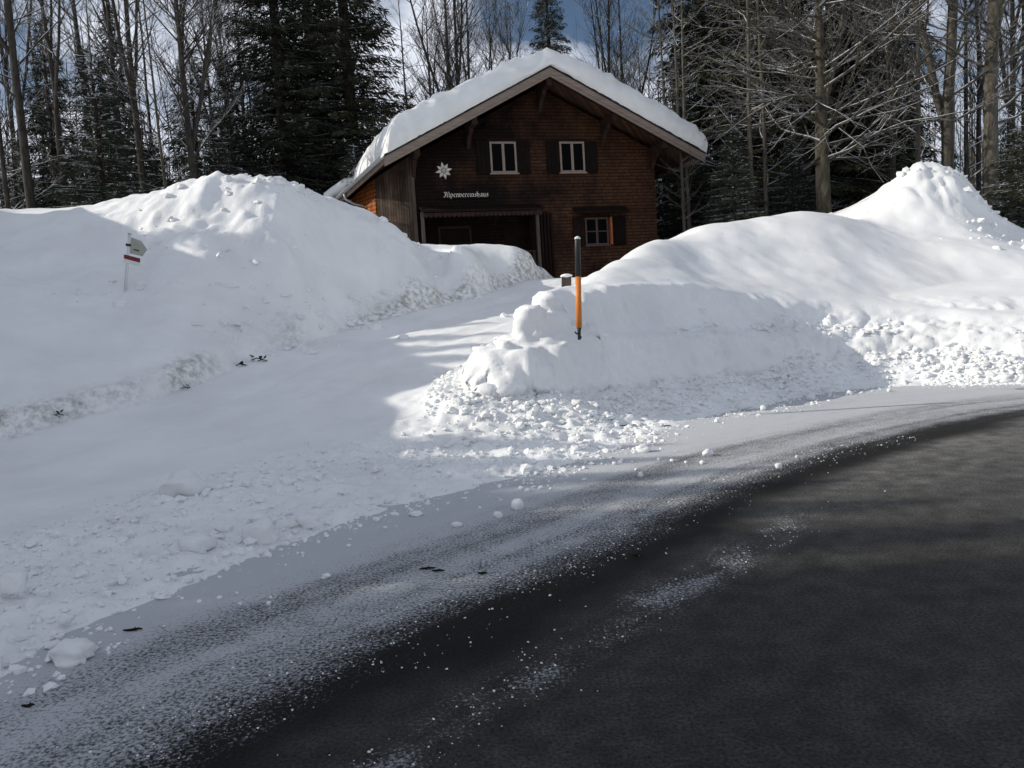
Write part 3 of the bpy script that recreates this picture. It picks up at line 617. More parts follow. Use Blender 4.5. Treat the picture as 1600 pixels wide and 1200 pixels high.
def wood(name, c1, c2, rows=0.0, boards=0.0, rough=0.75):
    M = D.materials.new(name); M.use_nodes = True; t = M.node_tree; b = t.nodes['Principled BSDF']; Ln = t.links.new
    b.inputs['Roughness'].default_value = rough; b.inputs['Specular IOR Level'].default_value = 0.15
    c = t.nodes.new('ShaderNodeTexCoord'); mp_ = t.nodes.new('ShaderNodeMapping'); Ln(c.outputs['Object'], mp_.inputs[0])
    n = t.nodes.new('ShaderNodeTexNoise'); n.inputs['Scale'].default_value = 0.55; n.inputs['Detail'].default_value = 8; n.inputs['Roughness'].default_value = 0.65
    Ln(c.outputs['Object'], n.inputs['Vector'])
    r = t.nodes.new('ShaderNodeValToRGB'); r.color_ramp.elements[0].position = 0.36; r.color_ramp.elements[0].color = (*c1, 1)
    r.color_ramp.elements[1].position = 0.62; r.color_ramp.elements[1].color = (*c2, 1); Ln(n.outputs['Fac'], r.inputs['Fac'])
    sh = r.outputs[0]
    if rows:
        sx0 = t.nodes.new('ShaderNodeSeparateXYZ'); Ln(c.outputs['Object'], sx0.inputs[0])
        g0 = t.nodes.new('ShaderNodeMath'); g0.operation = 'MULTIPLY_ADD'; Ln(sx0.outputs[0], g0.inputs[0]); g0.inputs[1].default_value = 0.036; g0.inputs[2].default_value = -0.22  # shingle tone graded darker to lighter along local x
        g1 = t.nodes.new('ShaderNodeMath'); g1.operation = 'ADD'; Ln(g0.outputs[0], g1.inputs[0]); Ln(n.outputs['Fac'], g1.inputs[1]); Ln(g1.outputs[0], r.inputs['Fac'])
        # shingle courses in the u-z plane
        sw = t.nodes.new('ShaderNodeSeparateXYZ'); cb = t.nodes.new('ShaderNodeCombineXYZ'); Ln(c.outputs['Object'], sw.inputs[0])
        ad = t.nodes.new('ShaderNodeMath'); ad.operation = 'ADD'; Ln(sw.outputs[0], ad.inputs[0]); Ln(sw.outputs[1], ad.inputs[1])
        Ln(ad.outputs[0], cb.inputs[0]); Ln(sw.outputs[2], cb.inputs[1])
        br = t.nodes.new('ShaderNodeTexBrick'); br.inputs['Scale'].default_value = 1.0; br.inputs['Brick Width'].default_value = 0.09; br.inputs['Row Height'].default_value = rows
        br.inputs['Mortar Size'].default_value = 0.004; br.inputs['Color1'].default_value = (1.3, 1.25, 1.2, 1); br.inputs['Color2'].default_value = (0.75, 0.75, 0.75, 1); br.inputs['Mortar'].default_value = (0.6, 0.6, 0.6, 1)
        Ln(cb.outputs[0], br.inputs['Vector'])
        mu = t.nodes.new('ShaderNodeMix'); mu.data_type = 'RGBA'; mu.blend_type = 'MULTIPLY'; mu.inputs[0].default_value = 1; Ln(sh, mu.inputs[6]); Ln(br.outputs['Color'], mu.inputs[7])
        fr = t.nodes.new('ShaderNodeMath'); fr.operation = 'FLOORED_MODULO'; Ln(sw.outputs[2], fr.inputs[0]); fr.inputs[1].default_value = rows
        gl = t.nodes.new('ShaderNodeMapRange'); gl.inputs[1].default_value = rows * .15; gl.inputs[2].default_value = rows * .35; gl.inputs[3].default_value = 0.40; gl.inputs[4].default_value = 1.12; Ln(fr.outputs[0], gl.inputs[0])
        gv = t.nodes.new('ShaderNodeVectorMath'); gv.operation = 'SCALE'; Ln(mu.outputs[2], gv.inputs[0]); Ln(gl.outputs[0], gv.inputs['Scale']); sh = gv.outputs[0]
        bp = t.nodes.new('ShaderNodeBump'); bp.inputs['Strength'].default_value = 1.0; bp.inputs['Distance'].default_value = 0.35; bp.invert = True
        Ln(fr.outputs[0], bp.inputs['Height']); Ln(bp.outputs[0], b.inputs['Normal'])
    if boards:
        sw = t.nodes.new('ShaderNodeSeparateXYZ'); Ln(c.outputs['Object'], sw.inputs[0])
        ad = t.nodes.new('ShaderNodeMath'); ad.operation = 'SUBTRACT'; Ln(sw.outputs[0], ad.inputs[0]); Ln(sw.outputs[1], ad.inputs[1])
        dv = t.nodes.new('ShaderNodeMath'); dv.operation = 'DIVIDE'; Ln(ad.outputs[0], dv.inputs[0]); dv.inputs[1].default_value = boards
        fl = t.nodes.new('ShaderNodeMath'); fl.operation = 'FLOOR'; Ln(dv.outputs[0], fl.inputs[0])
        wn = t.nodes.new('ShaderNodeTexWhiteNoise'); wn.noise_dimensions = '1D'; Ln(fl.outputs[0], wn.inputs['W'])
        fr = t.nodes.new('ShaderNodeMath'); fr.operation = 'FRACT'; Ln(dv.outputs[0], fr.inputs[0])
        gp = t.nodes.new('ShaderNodeMath'); gp.operation = 'GREATER_THAN'; Ln(fr.outputs[0], gp.inputs[0]); gp.inputs[1].default_value = 0.12
        ma = t.nodes.new('ShaderNodeMath'); ma.operation = 'MULTIPLY_ADD'; Ln(wn.outputs['Value'], ma.inputs[0]); ma.inputs[1].default_value = 0.8; ma.inputs[2].default_value = 0.6
        mb_ = t.nodes.new('ShaderNodeMath'); mb_.operation = 'MULTIPLY'; Ln(ma.outputs[0], mb_.inputs[0]); Ln(gp.outputs[0], mb_.inputs[1])
        vs = t.nodes.new('ShaderNodeVectorMath'); vs.operation = 'SCALE'; Ln(sh, vs.inputs[0]); Ln(mb_.outputs[0], vs.inputs['Scale']); sh = vs.outputs[0]
        bp = t.nodes.new('ShaderNodeBump'); bp.inputs['Strength'].default_value = 0.6; bp.inputs['Distance'].default_value = 0.03; Ln(gp.outputs[0], bp.inputs['Height']); Ln(bp.outputs[0], b.inputs['Normal'])
    g = t.nodes.new('ShaderNodeTexNoise'); g.inputs['Scale'].default_value = 14; g.inputs['Detail'].default_value = 6
    mg = t.nodes.new('ShaderNodeMapping'); mg.inputs['Scale'].default_value = (1, 1, 0.12) if boards else (1, 1, 1); Ln(c.outputs['Object'], mg.inputs[0]); Ln(mg.outputs[0], g.inputs['Vector'])
    mr = t.nodes.new('ShaderNodeMapRange'); mr.inputs[1].default_value = 0.3; mr.inputs[2].default_value = 0.7; mr.inputs[3].default_value = 0.7; mr.inputs[4].default_value = 1.3; Ln(g.outputs['Fac'], mr.inputs[0])
    v2 = t.nodes.new('ShaderNodeVectorMath'); v2.operation = 'SCALE'; Ln(sh, v2.inputs[0]); Ln(mr.outputs[0], v2.inputs['Scale']); Ln(v2.outputs[0], b.inputs['Base Color'])
    return M
M_WALL = wood('brown_shingles', (0.009, 0.005, 0.004), (0.068, 0.031, 0.016), rows=0.125)
M_BOARD = wood('weathered_boards', (0.03, 0.02, 0.015), (0.11, 0.075, 0.055), boards=0.16)
M_ORANGE = wood('sunlit_tint_shingles', (0.26, 0.085, 0.022), (0.42, 0.16, 0.045), rows=0.15)  # brighter shingle copy, sunlit look of the annex side put into its colour
M_FASCIA = mat('fascia_wood', (0.24, 0.19, 0.16), 0.8, 0.2, 0.25, 5, 0.2, 30, stretch=(0.3, 1, 3))
M_BEAM = mat('beam_wood', (0.034, 0.020, 0.015), 0.85, 0.15, 0.3, 5, 0.2, 30)
M_DARKW = mat('dark_wood', (0.016, 0.010, 0.008), 0.85, 0.08, 0.35, 5)
M_SHUT = mat('shutter_paint', (0.010, 0.007, 0.006), 0.8, 0.08, 0.3, 6)
M_FRAME = mat('window_frame_paint', (0.27, 0.215, 0.18), 0.6, 0.3, 0.12, 8)
M_FRAME2 = mat('brown_window_frame', (0.085, 0.055, 0.045), 0.7, 0.3, 0.2, 8)
M_GLASS = mat('dark_glass', (0.002, 0.002, 0.0025), 0.15, 0.03)
M_ROOFF = mat('roof_felt', (0.02, 0.02, 0.021), 0.7, 0.3)
M_ZINC = mat('zinc_gutter', (0.36, 0.37, 0.38), 0.45, 0.5, 0.15, 5, metal=0.3)
M_ROOFT = wood('soffit_planks', (0.06, 0.032, 0.022), (0.12, 0.065, 0.042), boards=0.14)

UA = 5.10; ZA = 10.30 - ZB; UL = -0.93; UR = 11.05; W0 = -1.4; W1 = 11.5; SLP = 0.508; OBL = 0.337; WO = 7.0
def zr(u_): return ZA - SLP * abs(u_ - UA)                 # top of the roof deck
UBL = UL - OBL * (WO - W0)                                 # left end of the skewed eave
TK = 0.30
# walls : gable prism, butt under the deck
def gable(u0, u1, w_, t_):
    top = TK + 0.02
    return [(u0, w_, -1.0), (u1, w_, -1.0), (u1, w_, zr(u1) - top), (UA, w_, ZA - top), (u0, w_, zr(u0) - top)]
WU0, WU1 = 0.20, 9.65
DOORU0, _ = fac(655, 370); PU1, _z = fac(842, 370); PZ = fac(750, 338)[1]; PB = fac(750, 396)[1]
mb = MB()
# front wall with a recessed porch: pieces round the opening, 0.25 thick
top = TK + 0.02
ft = lambda u_: zr(u_) - top
mb.prism([(DOORU0, 0, PZ), (PU1, 0, PZ), (PU1, 0, ft(PU1)) if PU1 < UA else (UA, 0, ZA - top), (DOORU0, 0, ft(DOORU0))] if PU1 < UA else [(DOORU0, 0, PZ), (PU1, 0, PZ), (PU1, 0, ft(PU1)), (UA, 0, ZA - top), (DOORU0, 0, ft(DOORU0))], (0, .25, 0))
mb.prism([(WU0, 0, -1), (DOORU0, 0, -1), (DOORU0, 0, ft(DOORU0)), (WU0, 0, ft(WU0))], (0, .25, 0))
if PU1 < UA: mb.prism([(PU1, 0, -1), (WU1, 0, -1), (WU1, 0, ft(WU1)), (UA, 0, ZA - top), (PU1, 0, ft(PU1))], (0, .25, 0))
else: mb.prism([(PU1, 0, -1), (WU1, 0, -1), (WU1, 0, ft(WU1)), (PU1, 0, ft(PU1))], (0, .25, 0))
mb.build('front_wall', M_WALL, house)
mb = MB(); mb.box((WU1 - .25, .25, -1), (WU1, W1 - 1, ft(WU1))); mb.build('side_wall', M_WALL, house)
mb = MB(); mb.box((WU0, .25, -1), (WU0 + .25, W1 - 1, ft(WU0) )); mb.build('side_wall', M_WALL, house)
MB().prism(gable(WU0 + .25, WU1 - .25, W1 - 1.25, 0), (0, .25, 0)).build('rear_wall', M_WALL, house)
# porch recess
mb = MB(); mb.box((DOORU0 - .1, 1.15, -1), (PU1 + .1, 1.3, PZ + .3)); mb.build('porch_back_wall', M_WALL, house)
mb = MB(); mb.box((DOORU0 - .12, .26, -1), (DOORU0 - .02, 1.14, PZ + .3)); mb.build('porch_cheek', M_BEAM, house); mb = MB(); mb.box((PU1 + .02, .26, -1), (PU1 + .12, 1.14, PZ + .3)); mb.build('porch_cheek', M_BEAM, house)
mb = MB(); mb.box((DOORU0 - .1, .26, PZ + .3), (PU1 + .1, 1.3, PZ + .4)); mb.build('porch_ceiling', M_DARKW, house)
d0, _ = fac(697, 370); d1, _ = fac(744, 370); dz = fac(720, 351)[1]
df = MB(); df.box((d0 - .08, 1.09, -.2), (d0, 1.14, dz)); df.box((d1, 1.09, -.2), (d1 + .08, 1.14, dz)); df.box((d0 - .08, 1.09, dz), (d1 + .08, 1.14, dz + .08)); df = df.build('door_frame', M_BEAM, house)
dr = MB(); dr.box((d0, 1.11, -.2), (d1, 1.145, dz))
for kk in range(3): dr.box((d0 + .1, 1.095, -.1 + kk * (dz * .33)), (d1 - .1, 1.108, (kk + .85) * (dz * .33) - .05))
dr = dr.build('door', M_SHUT, house); MB().tube([(d1 - .12, 1.09, .9), (d1 - .12, 1.04, .9), (d1 - .22, 1.04, .9)], .012, 8).build('handle', M_ZINC, dr, True)
# bench-like second dark opening right of the door
r0, _ = fac(800, 370); r1, _ = fac(833, 370)
MB().box((r0, 1.10, -.2), (r1, 1.147, dz + .1)).build('inner_door', M_DARKW, house)
# porch canopy with scalloped trim, posts, railing
cz = fac(750, 330, .8)[1]; cu0 = fac(660, 330, .8)[0]; cu1 = fac(850, 330, .8)[0]
cn = MB(); cn.prism([(cu0, -.85, cz), (cu1, -.85, cz), (cu1, -.002, cz + .28), (cu0, -.002, cz + .28)], (0, 0, .07)); cn = cn.build('porch_canopy', M_DARKW, house)
mb = MB(); nsc = 26
for kk in range(nsc):
    a0 = cu0 + .05 + (cu1 - cu0 - .1) * kk / nsc; wd = (cu1 - cu0 - .1) / nsc
    mb.prism([(a0, -.80, cz - .02), (a0 + wd * .94, -.80, cz - .02), (a0 + wd * .94, -.80, cz - .12), (a0 + wd * .7, -.80, cz - .17), (a0 + wd * .47, -.80, cz - .19), (a0 + wd * .2, -.80, cz - .17), (a0, -.80, cz - .12)], (0, .02, 0))
mb.build('scalloped_trim', M_BEAM, cn)
M_POST = mat('grey_post_wood', (0.085, 0.068, 0.056), 0.85, 0.15, 0.3, 6, stretch=(1, 1, .2))
for ppx, nm in ((662, 'porch_post'), (841, 'porch_post')):
    pu = fac(ppx, 370, .6)[0]; MB().box((pu - .055, -.66, -.5), (pu + .055, -.55, cz + .04)).build(nm, M_POST, house)
lat_ = MB(); l0 = fac(846, 370, .1)[0]
for kk in range(4): lat_.box((l0 + kk * .13, -.10, -.6), (l0 + kk * .13 + .08, -.02, cz))
lat_.build('porch_slats', M_DARKW, house)
rz_ = fac(790, 394, .6)[1]; ru0 = fac(745, 394, .6)[0]; ru1 = fac(838, 394, .6)[0]
ml = MB(); ml.box((ru0, -.64, rz_ - .03), (ru1, -.57, rz_ + .03)); ml.box((ru0, -.63, rz_ - .4), (ru1, -.58, rz_ - .35))
for kk in range(12): ml.box((ru0 + (ru1 - ru0) * kk / 12 + .05, -.62, rz_ - .9), (ru0 + (ru1 - ru0) * kk / 12 + .15, -.595, rz_ - .035))
ml.build('railing', M_BEAM, house)

def window(u0, u1, z0, z1, fm, shutters, cross=False, fl=0.07):
    fr = MB(); y0, y1 = -.06, .0 - .002
    fr.box((u0, y0, z0), (u0 + fl, y1, z1)); fr.box((u1 - fl, y0, z0), (u1, y1, z1)); fr.box((u0 + fl, y0, z1 - fl), (u1 - fl, y1, z1)); fr.box((u0 + fl, y0, z0), (u1 - fl, y1, z0 + fl))
    um = (u0 + u1) / 2; fr.box((um - fl * .7, y0 + .005, z0 + fl), (um + fl * .7, y1, z1 - fl))
    if cross:
        zm = (z0 + z1) / 2; fr.box((u0 + fl, y0 + .01, zm - .018), (um - fl * .7, y1, zm + .018)); fr.box((um + fl * .7, y0 + .01, zm - .018), (u1 - fl, y1, zm + .018))
    fo = fr.build('window', fm, house)
    MB().box((u0 + fl, -.028, z0 + fl), (u1 - fl, -.012, z1 - fl)).build('pane', M_GLASS, fo)
    MB().box((u0 - .05, -.12, z0 - .05), (u1 + .05, -.002, z0 - .003)).build('sill', fm, fo)
    MB().box((u0 - .08, -.05, z1 + .003), (u1 + .08, -.002, z1 + .11)).build('lintel', M_DARKW, fo)
    for s0, s1, ang, sm in shutters:
        sh = MB(); wd = s1 - s0
        for kk in range(3): sh.box((s0 + wd * kk / 3 + .004, -.075, z0 - .02), (s0 + wd * (kk + 1) / 3 - .004, -.045, z1 + .02))
        sh.box((s0 + .02, -.095, z0 + .12), (s1 - .02, -.076, z0 + .20)); sh.box((s0 + .02, -.095, z1 - .20), (s1 - .02, -.076, z1 - .12))
        so_ = sh.build('shutter', sm, house)
    return fo
for (xa, ya, xb, yb) in ((764, 222, 808, 271), (873, 222, 914, 270)):
    ua, za = fac(xa, ya); ub, zb = fac(xb, yb)
    window(ua, ub, 6.87 - ZB, 8.0 - ZB, M_FRAME, [(ua - .52, ua - .02, 0, M_SHUT), (ub + .02, ub + .52, 0, M_SHUT)])
ua, za = fac(913, 341); ub, zb = fac(951, 383)
lw = window(ua, ub, 4.13 - ZB, 5.16 - ZB, M_FRAME2, [(ua - .50, ua - .03, 0, M_DARKW), (ub + .22, ub + .72, 0, M_SHUT)], True, .06)
MB().box((ub + .05, -.20, 4.13 - ZB), (ub + .11, -.003, 5.16 - ZB)).build('shutter', mat('reddish_wood', (0.40, 0.12, 0.05), .7, .2, .2, 5), house)
hood = MB(); hood.prism([(ua - .45, -.45, 5.30 - ZB), (ub + .75, -.45, 5.30 - ZB), (ub + .75, -.002, 5.52 - ZB), (ua - .45, -.002, 5.52 - ZB)], (0, 0, .05)); hood.build('window_hood', M_DARKW, house)
# vent knobs, lamp and gable boards
lu, lz = fac(757, 196); MB().tube([(lu, -.002, lz), (lu, -.16, lz), (lu, -.2, lz - .06)], [.05, .05, .09], 10).build('wall_lamp', M_SHUT, house, True)

# annex walls following the skewed eave
q1 = (-0.95, 1.0); q2 = (q1[0] - OBL * 5.4, 6.4)
def annwall(name, a_, b_, m_):
    zt = lambda u_: zr(u_) - TK - .02
    p0 = [(a_[0], a_[1], -1), (b_[0], b_[1], -1), (b_[0], b_[1], zt(b_[0])), (a_[0], a_[1], zt(a_[0]))]
    n_ = np.array([-(b_[1] - a_[1]), b_[0] - a_[0], 0.0]); n_ /= np.linalg.norm(n_)
    MB().prism(p0, tuple(n_ * -.15)).build(name, m_, house)
annwall('boarded_wall', (q1[0], q1[1]), (WU0 - .003, 0.02), M_BOARD)
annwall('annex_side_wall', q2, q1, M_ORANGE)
annwall('annex_rear_wall', (WU0 - .003, 6.4), q2, M_BOARD)
mb = MB(); mb.beam((WU0 - .03, -.03, -1), (WU0 - .03, -.03, zr(WU0) - TK - .03), .13, .13, (0, 1, 0)); mb.build('corner_post', M_POST, house)

# roof deck
def slab(poly, t0, t1):
    n = len(poly); V = [(a_, b_, zr(a_) - t0) for a_, b_ in poly] + [(a_, b_, zr(a_) - t1) for a_, b_ in poly]
    return V, [tuple(range(n)), tuple(range(n, 2 * n))[::-1]] + [(i, i + n, (i + 1) % n + n, (i + 1) % n) for i in range(n)]
Lp = [(UA, W0), (UA, W1), (UBL, W1), (UBL, WO), (UL, W0)]; Rp = [(UR, W0), (UR, W1), (UA + .0005, W1), (UA + .0005, W0)]
rf = MB(); rf.add(*slab(Lp, 0.0, 0.05)); rf.add(*slab(Rp, 0.0, 0.05)); rf = rf.build('roof', M_ROOFF, house)
ins = .04
mb = MB(); mb.add(*slab([(UA, W0 + .05), (UA, W1 - .05), (UBL + .05, W1 - .05), (UBL + .05, WO), (UL + .06, W0 + .05)], 0.053, 0.10)); mb.add(*slab([(UR - .05, W0 + .05), (UR - .05, W1 - .05), (UA + .001, W1 - .05), (UA + .001, W0 + .05)], 0.053, 0.10)); mb.build('soffit', M_ROOFT, rf)
# fascia (barge boards) in two tiers
mb = MB()
for (u0, u1) in ((UL, UA), (UR, UA)):
    for (t0, t1, yo, th_) in ((0.052, 0.25, -.045, .045), (0.25, 0.36, -.015, .04)):
        mb.prism([(u0, W0 + yo, zr(u0) - t0), (u1, W0 + yo, zr(u1) - t0), (u1, W0 + yo, zr(u1) - t1), (u0, W0 + yo, zr(u0) - t1)], (0, th_, 0))
mb.build('barge_board', M_FASCIA, rf)
mb = MB(); mb.prism([(UL, W0 - .002, zr(UL) - .052), (UBL, WO, zr(UBL) - .052), (UBL, WO, zr(UBL) - .24), (UL, W0 - .002, zr(UL) - .24)], (.045, .012, 0)); mb.build('eave_board', M_FASCIA, rf)
mb = MB(); mb.prism([(UR, W0, zr(UR) - .052), (UR, W1, zr(UR) - .052), (UR, W1, zr(UR) - .24), (UR, W0, zr(UR) - .24)], (-.045, 0, 0)); mb.build('eave_board', M_FASCIA, rf)
# black drip edge
mb = MB()
for (u0, u1) in ((UL, UA), (UR, UA)): mb.prism([(u0, W0 - .075, zr(u0) + .03), (u1, W0 - .075, zr(u1) + .03), (u1, W0 - .075, zr(u1) - .05), (u0, W0 - .075, zr(u0) - .05)], (0, .073, 0))
mb.build('drip_edge', M_ROOFF, rf)
# gutter
def gutter(p0, p1, name):
    p0 = np.array(p0, float); p1 = np.array(p1, float); d = p1 - p0; d /= np.linalg.norm(d); s_ = np.cross(d, (0, 0, 1)); s_ /= np.linalg.norm(s_); u_ = np.cross(s_, d)
    V = []; n = 8
    for P in (p0, p1):
        for rr_ in (.085, .078):
            for kk in range(n + 1):
                a_ = math.pi * (1 + kk / n); V.append(P + rr_ * (math.cos(a_) * s_ + math.sin(a_) * u_))
    Fc = []; m1 = n + 1
    for kk in range(n): Fc.append((kk, kk + 1, 2 * m1 + kk + 1, 2 * m1 + kk)); Fc.append((m1 + kk, 3 * m1 + kk, 3 * m1 + kk + 1, m1 + kk + 1)); Fc.append((kk, m1 + kk, m1 + kk + 1, kk + 1))
    return mk(name, V, Fc, M_ZINC, rf, True)
gutter((UL - .09, W0 - .1, zr(UL) - .05), (UBL - .09, WO, zr(UBL) - .05), 'gutter'); gutter((UR + .09, W0 - .1, zr(UR) - .05), (UR + .09, W1, zr(UR) - .05), 'gutter')
wg = 1.9; ug = UL - OBL * (wg - W0)
MB().tube([(ug - .09, wg, zr(ug) - .1), (ug - .05, wg, zr(ug) - .33), (ug + .25, wg + .05, zr(ug) - .50), (q1[0] - OBL * .9 - .08, 1.95, zr(ug) - .62), (q1[0] - OBL * .9 - .08, 1.95, -.8)], .045, 8).build('downpipe', M_ZINC, rf, True)
# rafters under the right / left overhangs and purlins with brackets
mb = MB()
for kk in range(5):
    wv_ = W0 + .30 + kk * 2.4
    if wv_ > -.3: continue
    for (u0, u1) in ((UL + .12, UA), (UR - .12, UA)):
        mb.beam((u0, wv_, zr(u0) - .19), (u1, wv_, zr(u1) - .19), .12, .17)
mb.build('rafter', M_BEAM, rf)
for pu in (UL + 1.15, 2.3, UA, 7.55, 9.52):
    z_ = zr(pu) - .43 - (0.06 if pu == UA else 0)
    mb = MB(); mb.box((pu - .10, W0 + .14, z_ - .12), (pu + .10, -.003, z_ + .12)); pb = mb.build('purlin', M_BEAM, rf)
    mb = MB(); mb.prism([(pu - .07, -.004, z_ - .13), (pu - .07, -.70, z_ - .13), (pu - .07, -.60, z_ - .24), (pu - .07, -.30, z_ - .36), (pu - .07, -.14, z_ - .60), (pu - .07, -.004, z_ - .72)], (.14, 0, 0)); mb.build('bracket', M_BEAM, rf)
# eave rafters on the right side wall
mb = MB()
for kk in range(6):
    wv_ = .5 + kk * 1.0; mb.beam((WU1, wv_, zr(WU1) - .18), (UR - .1, wv_, zr(UR - .1) - .18), .1, .14)
mb.build('rafter', M_BEAM, rf)

# roof snow blanket
def uL(w_): return UL - OBL * (np.minimum(w_, WO) - W0)
ns, nw = 150, 90
S_, T_ = np.meshgrid(np.linspace(0, 1, ns), np.linspace(0, 1, nw))
S2_ = np.where(S_ < .5, .5 * (S_ * 2) ** 1.35, 1 - .5 * ((1 - S_) * 2) ** 1.35); T2_ = np.where(T_ < .5, .5 * (T_ * 2) ** 1.9, 1 - .5 * ((1 - T_) * 2) ** 1.4)
Wm = W0 - .10 + T2_ * (W1 + .1 - W0)
gap = 0.12 + 1.05 * sstep(W0 + .8, 5.5, Wm) + .12 * fbm(Wm, 0 * Wm, 0.9, 3, 7)
Lft = uL(Wm) - .02 + gap * .9; Rgt = UR + .05 + 0 * Wm
Um = Lft + S2_ * (Rgt - Lft)
dl = Um - Lft; dr_ = Rgt - Um; dfr = Wm - (W0 - .10); dbk = W1 - Wm
dmin = np.minimum(np.minimum(dl / 1.0, dr_ / .8), np.minimum(dfr / .50, dbk / .75)) 
Tm = 0.93 + 0.10 * sstep(6, 0, Um) + .10 * fbm(Um, Wm, 1.6, 3, 15) + .15 * fbm(Um, Wm, .40, 4, 16, .65)
rnd = np.sqrt(np.clip(1 - (1 - np.clip(dmin / .62, 0, 1)) ** 2, 0, 1))
Zs = np.array([[zr(u__) for u__ in row] for row in Um]); soft = np.exp(-((Um - UA) / 1.0) ** 2) * .30
Zs = Zs - soft * .8 + Tm * rnd + .03 * fbm(Um, Wm, .2, 2, 17) * rnd
edge = np.clip(1 - dfr / .5, 0, 1) * (rnd > .15) * .16
Vs = np.stack([Um, Wm - edge - .10 * fbm(Um, Zs * 2.5, .45, 4, 19, .6) * (dfr < .4), np.maximum(Zs, np.array([[zr(u__) for u__ in row] for row in Um]) + .005)], -1).reshape(-1, 3)
ii = np.arange(ns * nw).reshape(nw, ns); Fq = np.stack([ii[:-1, :-1], ii[:-1, 1:], ii[1:, 1:], ii[1:, :-1]], -1).reshape(-1, 4)
rs = mk('roof_snow', Vs, Fq, M_SNOW, rf, True)
# hanging tongue of snow over the skewed eave
wt = 3.2; ut = float(uL(np.array(wt)))
mb = MB(); mb.tube([(ut + 1.2, wt, zr(ut + 1.2) + .2), (ut + .55, wt + .1, zr(ut + .55) + .35), (ut + .1, wt + .2, zr(ut) + .42), (ut - .22, wt + .25, zr(ut) + .28), (ut - .33, wt + .25, zr(ut) + .05), (ut - .36, wt + .25, zr(ut) - .12)], [.25, .28, .22, .15, .09, .02], 10)
mb.build('snow_tongue', M_SNOW, rf, True)

# --- wall emblem and lettering
su, sz_ = fac(693, 267)
def hw(u_, w_, z_): 
    P = HO + ex * u_ + ey * w_; return (P[0], P[1], ZB + z_)
M_SIGNW = mat('cream_paint', (0.60, 0.58, 0.50), 0.6, 0.3, 0.12, 8)
st = empty('wall_emblem', hw(su, 0, sz_), 'pale star shaped edelweiss emblem on the dark wall above the name board', 'emblem', None, TH)
mb = MB(); NP = 8
for kk in range(NP):
    a_ = 2 * math.pi * (kk + .25) / NP; ro_ = .315 if kk % 2 == 0 else .285
    dv = np.array([math.cos(a_), math.sin(a_)]); nv_ = np.array([-dv[1], dv[0]])
    pts = [dv * .10 - nv_ * .035, dv * .17 - nv_ * .058, dv * ro_, dv * .17 + nv_ * .058, dv * .10 + nv_ * .035]
    mb.prism([(p_[0], -.05, p_[1]) for p_ in pts], (0, .03, 0))
mb.build('petals', M_SIGNW, st)
mb = MB(); mb.tube([(0, -.045, 0), (0, -.01, 0)], .105, 16); mb.build('backing_disc', mat('grey_disc', (.16, .15, .13), .7), st)
mb = MB()
for kk in range(6): a_ = kk * 1.047; mb.tube([(.06 * math.cos(a_), -.065, .06 * math.sin(a_)), (.06 * math.cos(a_), -.046, .06 * math.sin(a_))], .022, 8)
mb.tube([(0, -.07, 0), (0, -.046, 0)], .026, 8); mb.build('flower_centre', M_SIGNW, st)
u0, z0 = fac(684, 312); u1, z1 = fac(771, 297)
nb = empty('name_board', hw((u0 + u1) / 2, 0, (z0 + z1) / 2), 'black name board with cream blackletter lettering under the star emblem', 'sign', None, TH)
hwid = (u1 - u0) / 2; hh_ = (z1 - z0) / 2
MB().box((-hwid, -.05, -hh_), (hwid, -.004, hh_)).build('board', M_SHUT, nb)
# blackletter strokes drawn with a broad nib
G = {'A': (1.15, [[(.1, 1.0), (.3, 1.1), (.45, .95), (.4, .1), (.2, .0)], [(.45, .95), (.75, 1.1), (.85, .95), (.85, .1), (1.0, .0)], [(.4, .5), (.85, .5)], [(.05, .15), (.2, .0)]]),
     'l': (.42, [[(.15, 1.15), (.15, .1), (.3, .0)]]),
     'p': (.72, [[(.12, .7), (.12, -.35)], [(.12, .62), (.35, .72), (.55, .55), (.55, .15), (.35, .0), (.12, .08)]]),
     'e': (.6, [[(.5, .12), (.3, .0), (.12, .15), (.12, .55), (.3, .72), (.45, .55), (.14, .36)]]),
     'n': (.72, [[(.0, .62), (.12, .7), (.12, .05), (.2, .0)], [(.14, .58), (.38, .72), (.5, .58), (.5, .1), (.62, .0)]]),
     'v': (.72, [[(.02, .75), (.12, .65), (.12, .15), (.32, .0), (.52, .15), (.52, .55), (.38, .72)]]),
     'r': (.55, [[(.0, .62), (.14, .7), (.14, .05), (.24, .0)], [(.16, .55), (.34, .72), (.46, .62)]]),
     'i': (.4, [[(.02, .62), (.14, .7), (.14, .1), (.28, .0)], [(.12, .95), (.2, 1.02)]]),
     's': (.58, [[(.48, .62), (.3, .72), (.12, .55), (.18, .4), (.42, .32), (.48, .15), (.3, .0), (.1, .1)]]),
     'h': (.72, [[(.12, 1.12), (.12, .0)], [(.14, .55), (.38, .7), (.5, .55), (.5, .1), (.4, -.2)]]),
     'a': (.72, [[(.15, .62), (.35, .72), (.5, .6), (.5, .1), (.62, .0)], [(.5, .3), (.25, .38), (.12, .2), (.25, .02), (.48, .12)]]),
     'u': (.74, [[(.02, .66), (.14, .7), (.14, .12), (.3, .0), (.5, .12)], [(.5, .72), (.5, .1), (.64, .0)]])}
word = 'Alpenvereinshaus'; tot = sum(G[c_][0] for c_ in word); xs_ = (hwid * 2 * .80) / tot; hs_ = hh_ * 2 * .54; cx_ = -tot * xs_ / 2
mb = MB(); nib = np.array([.055, .045]); yy_ = -.056
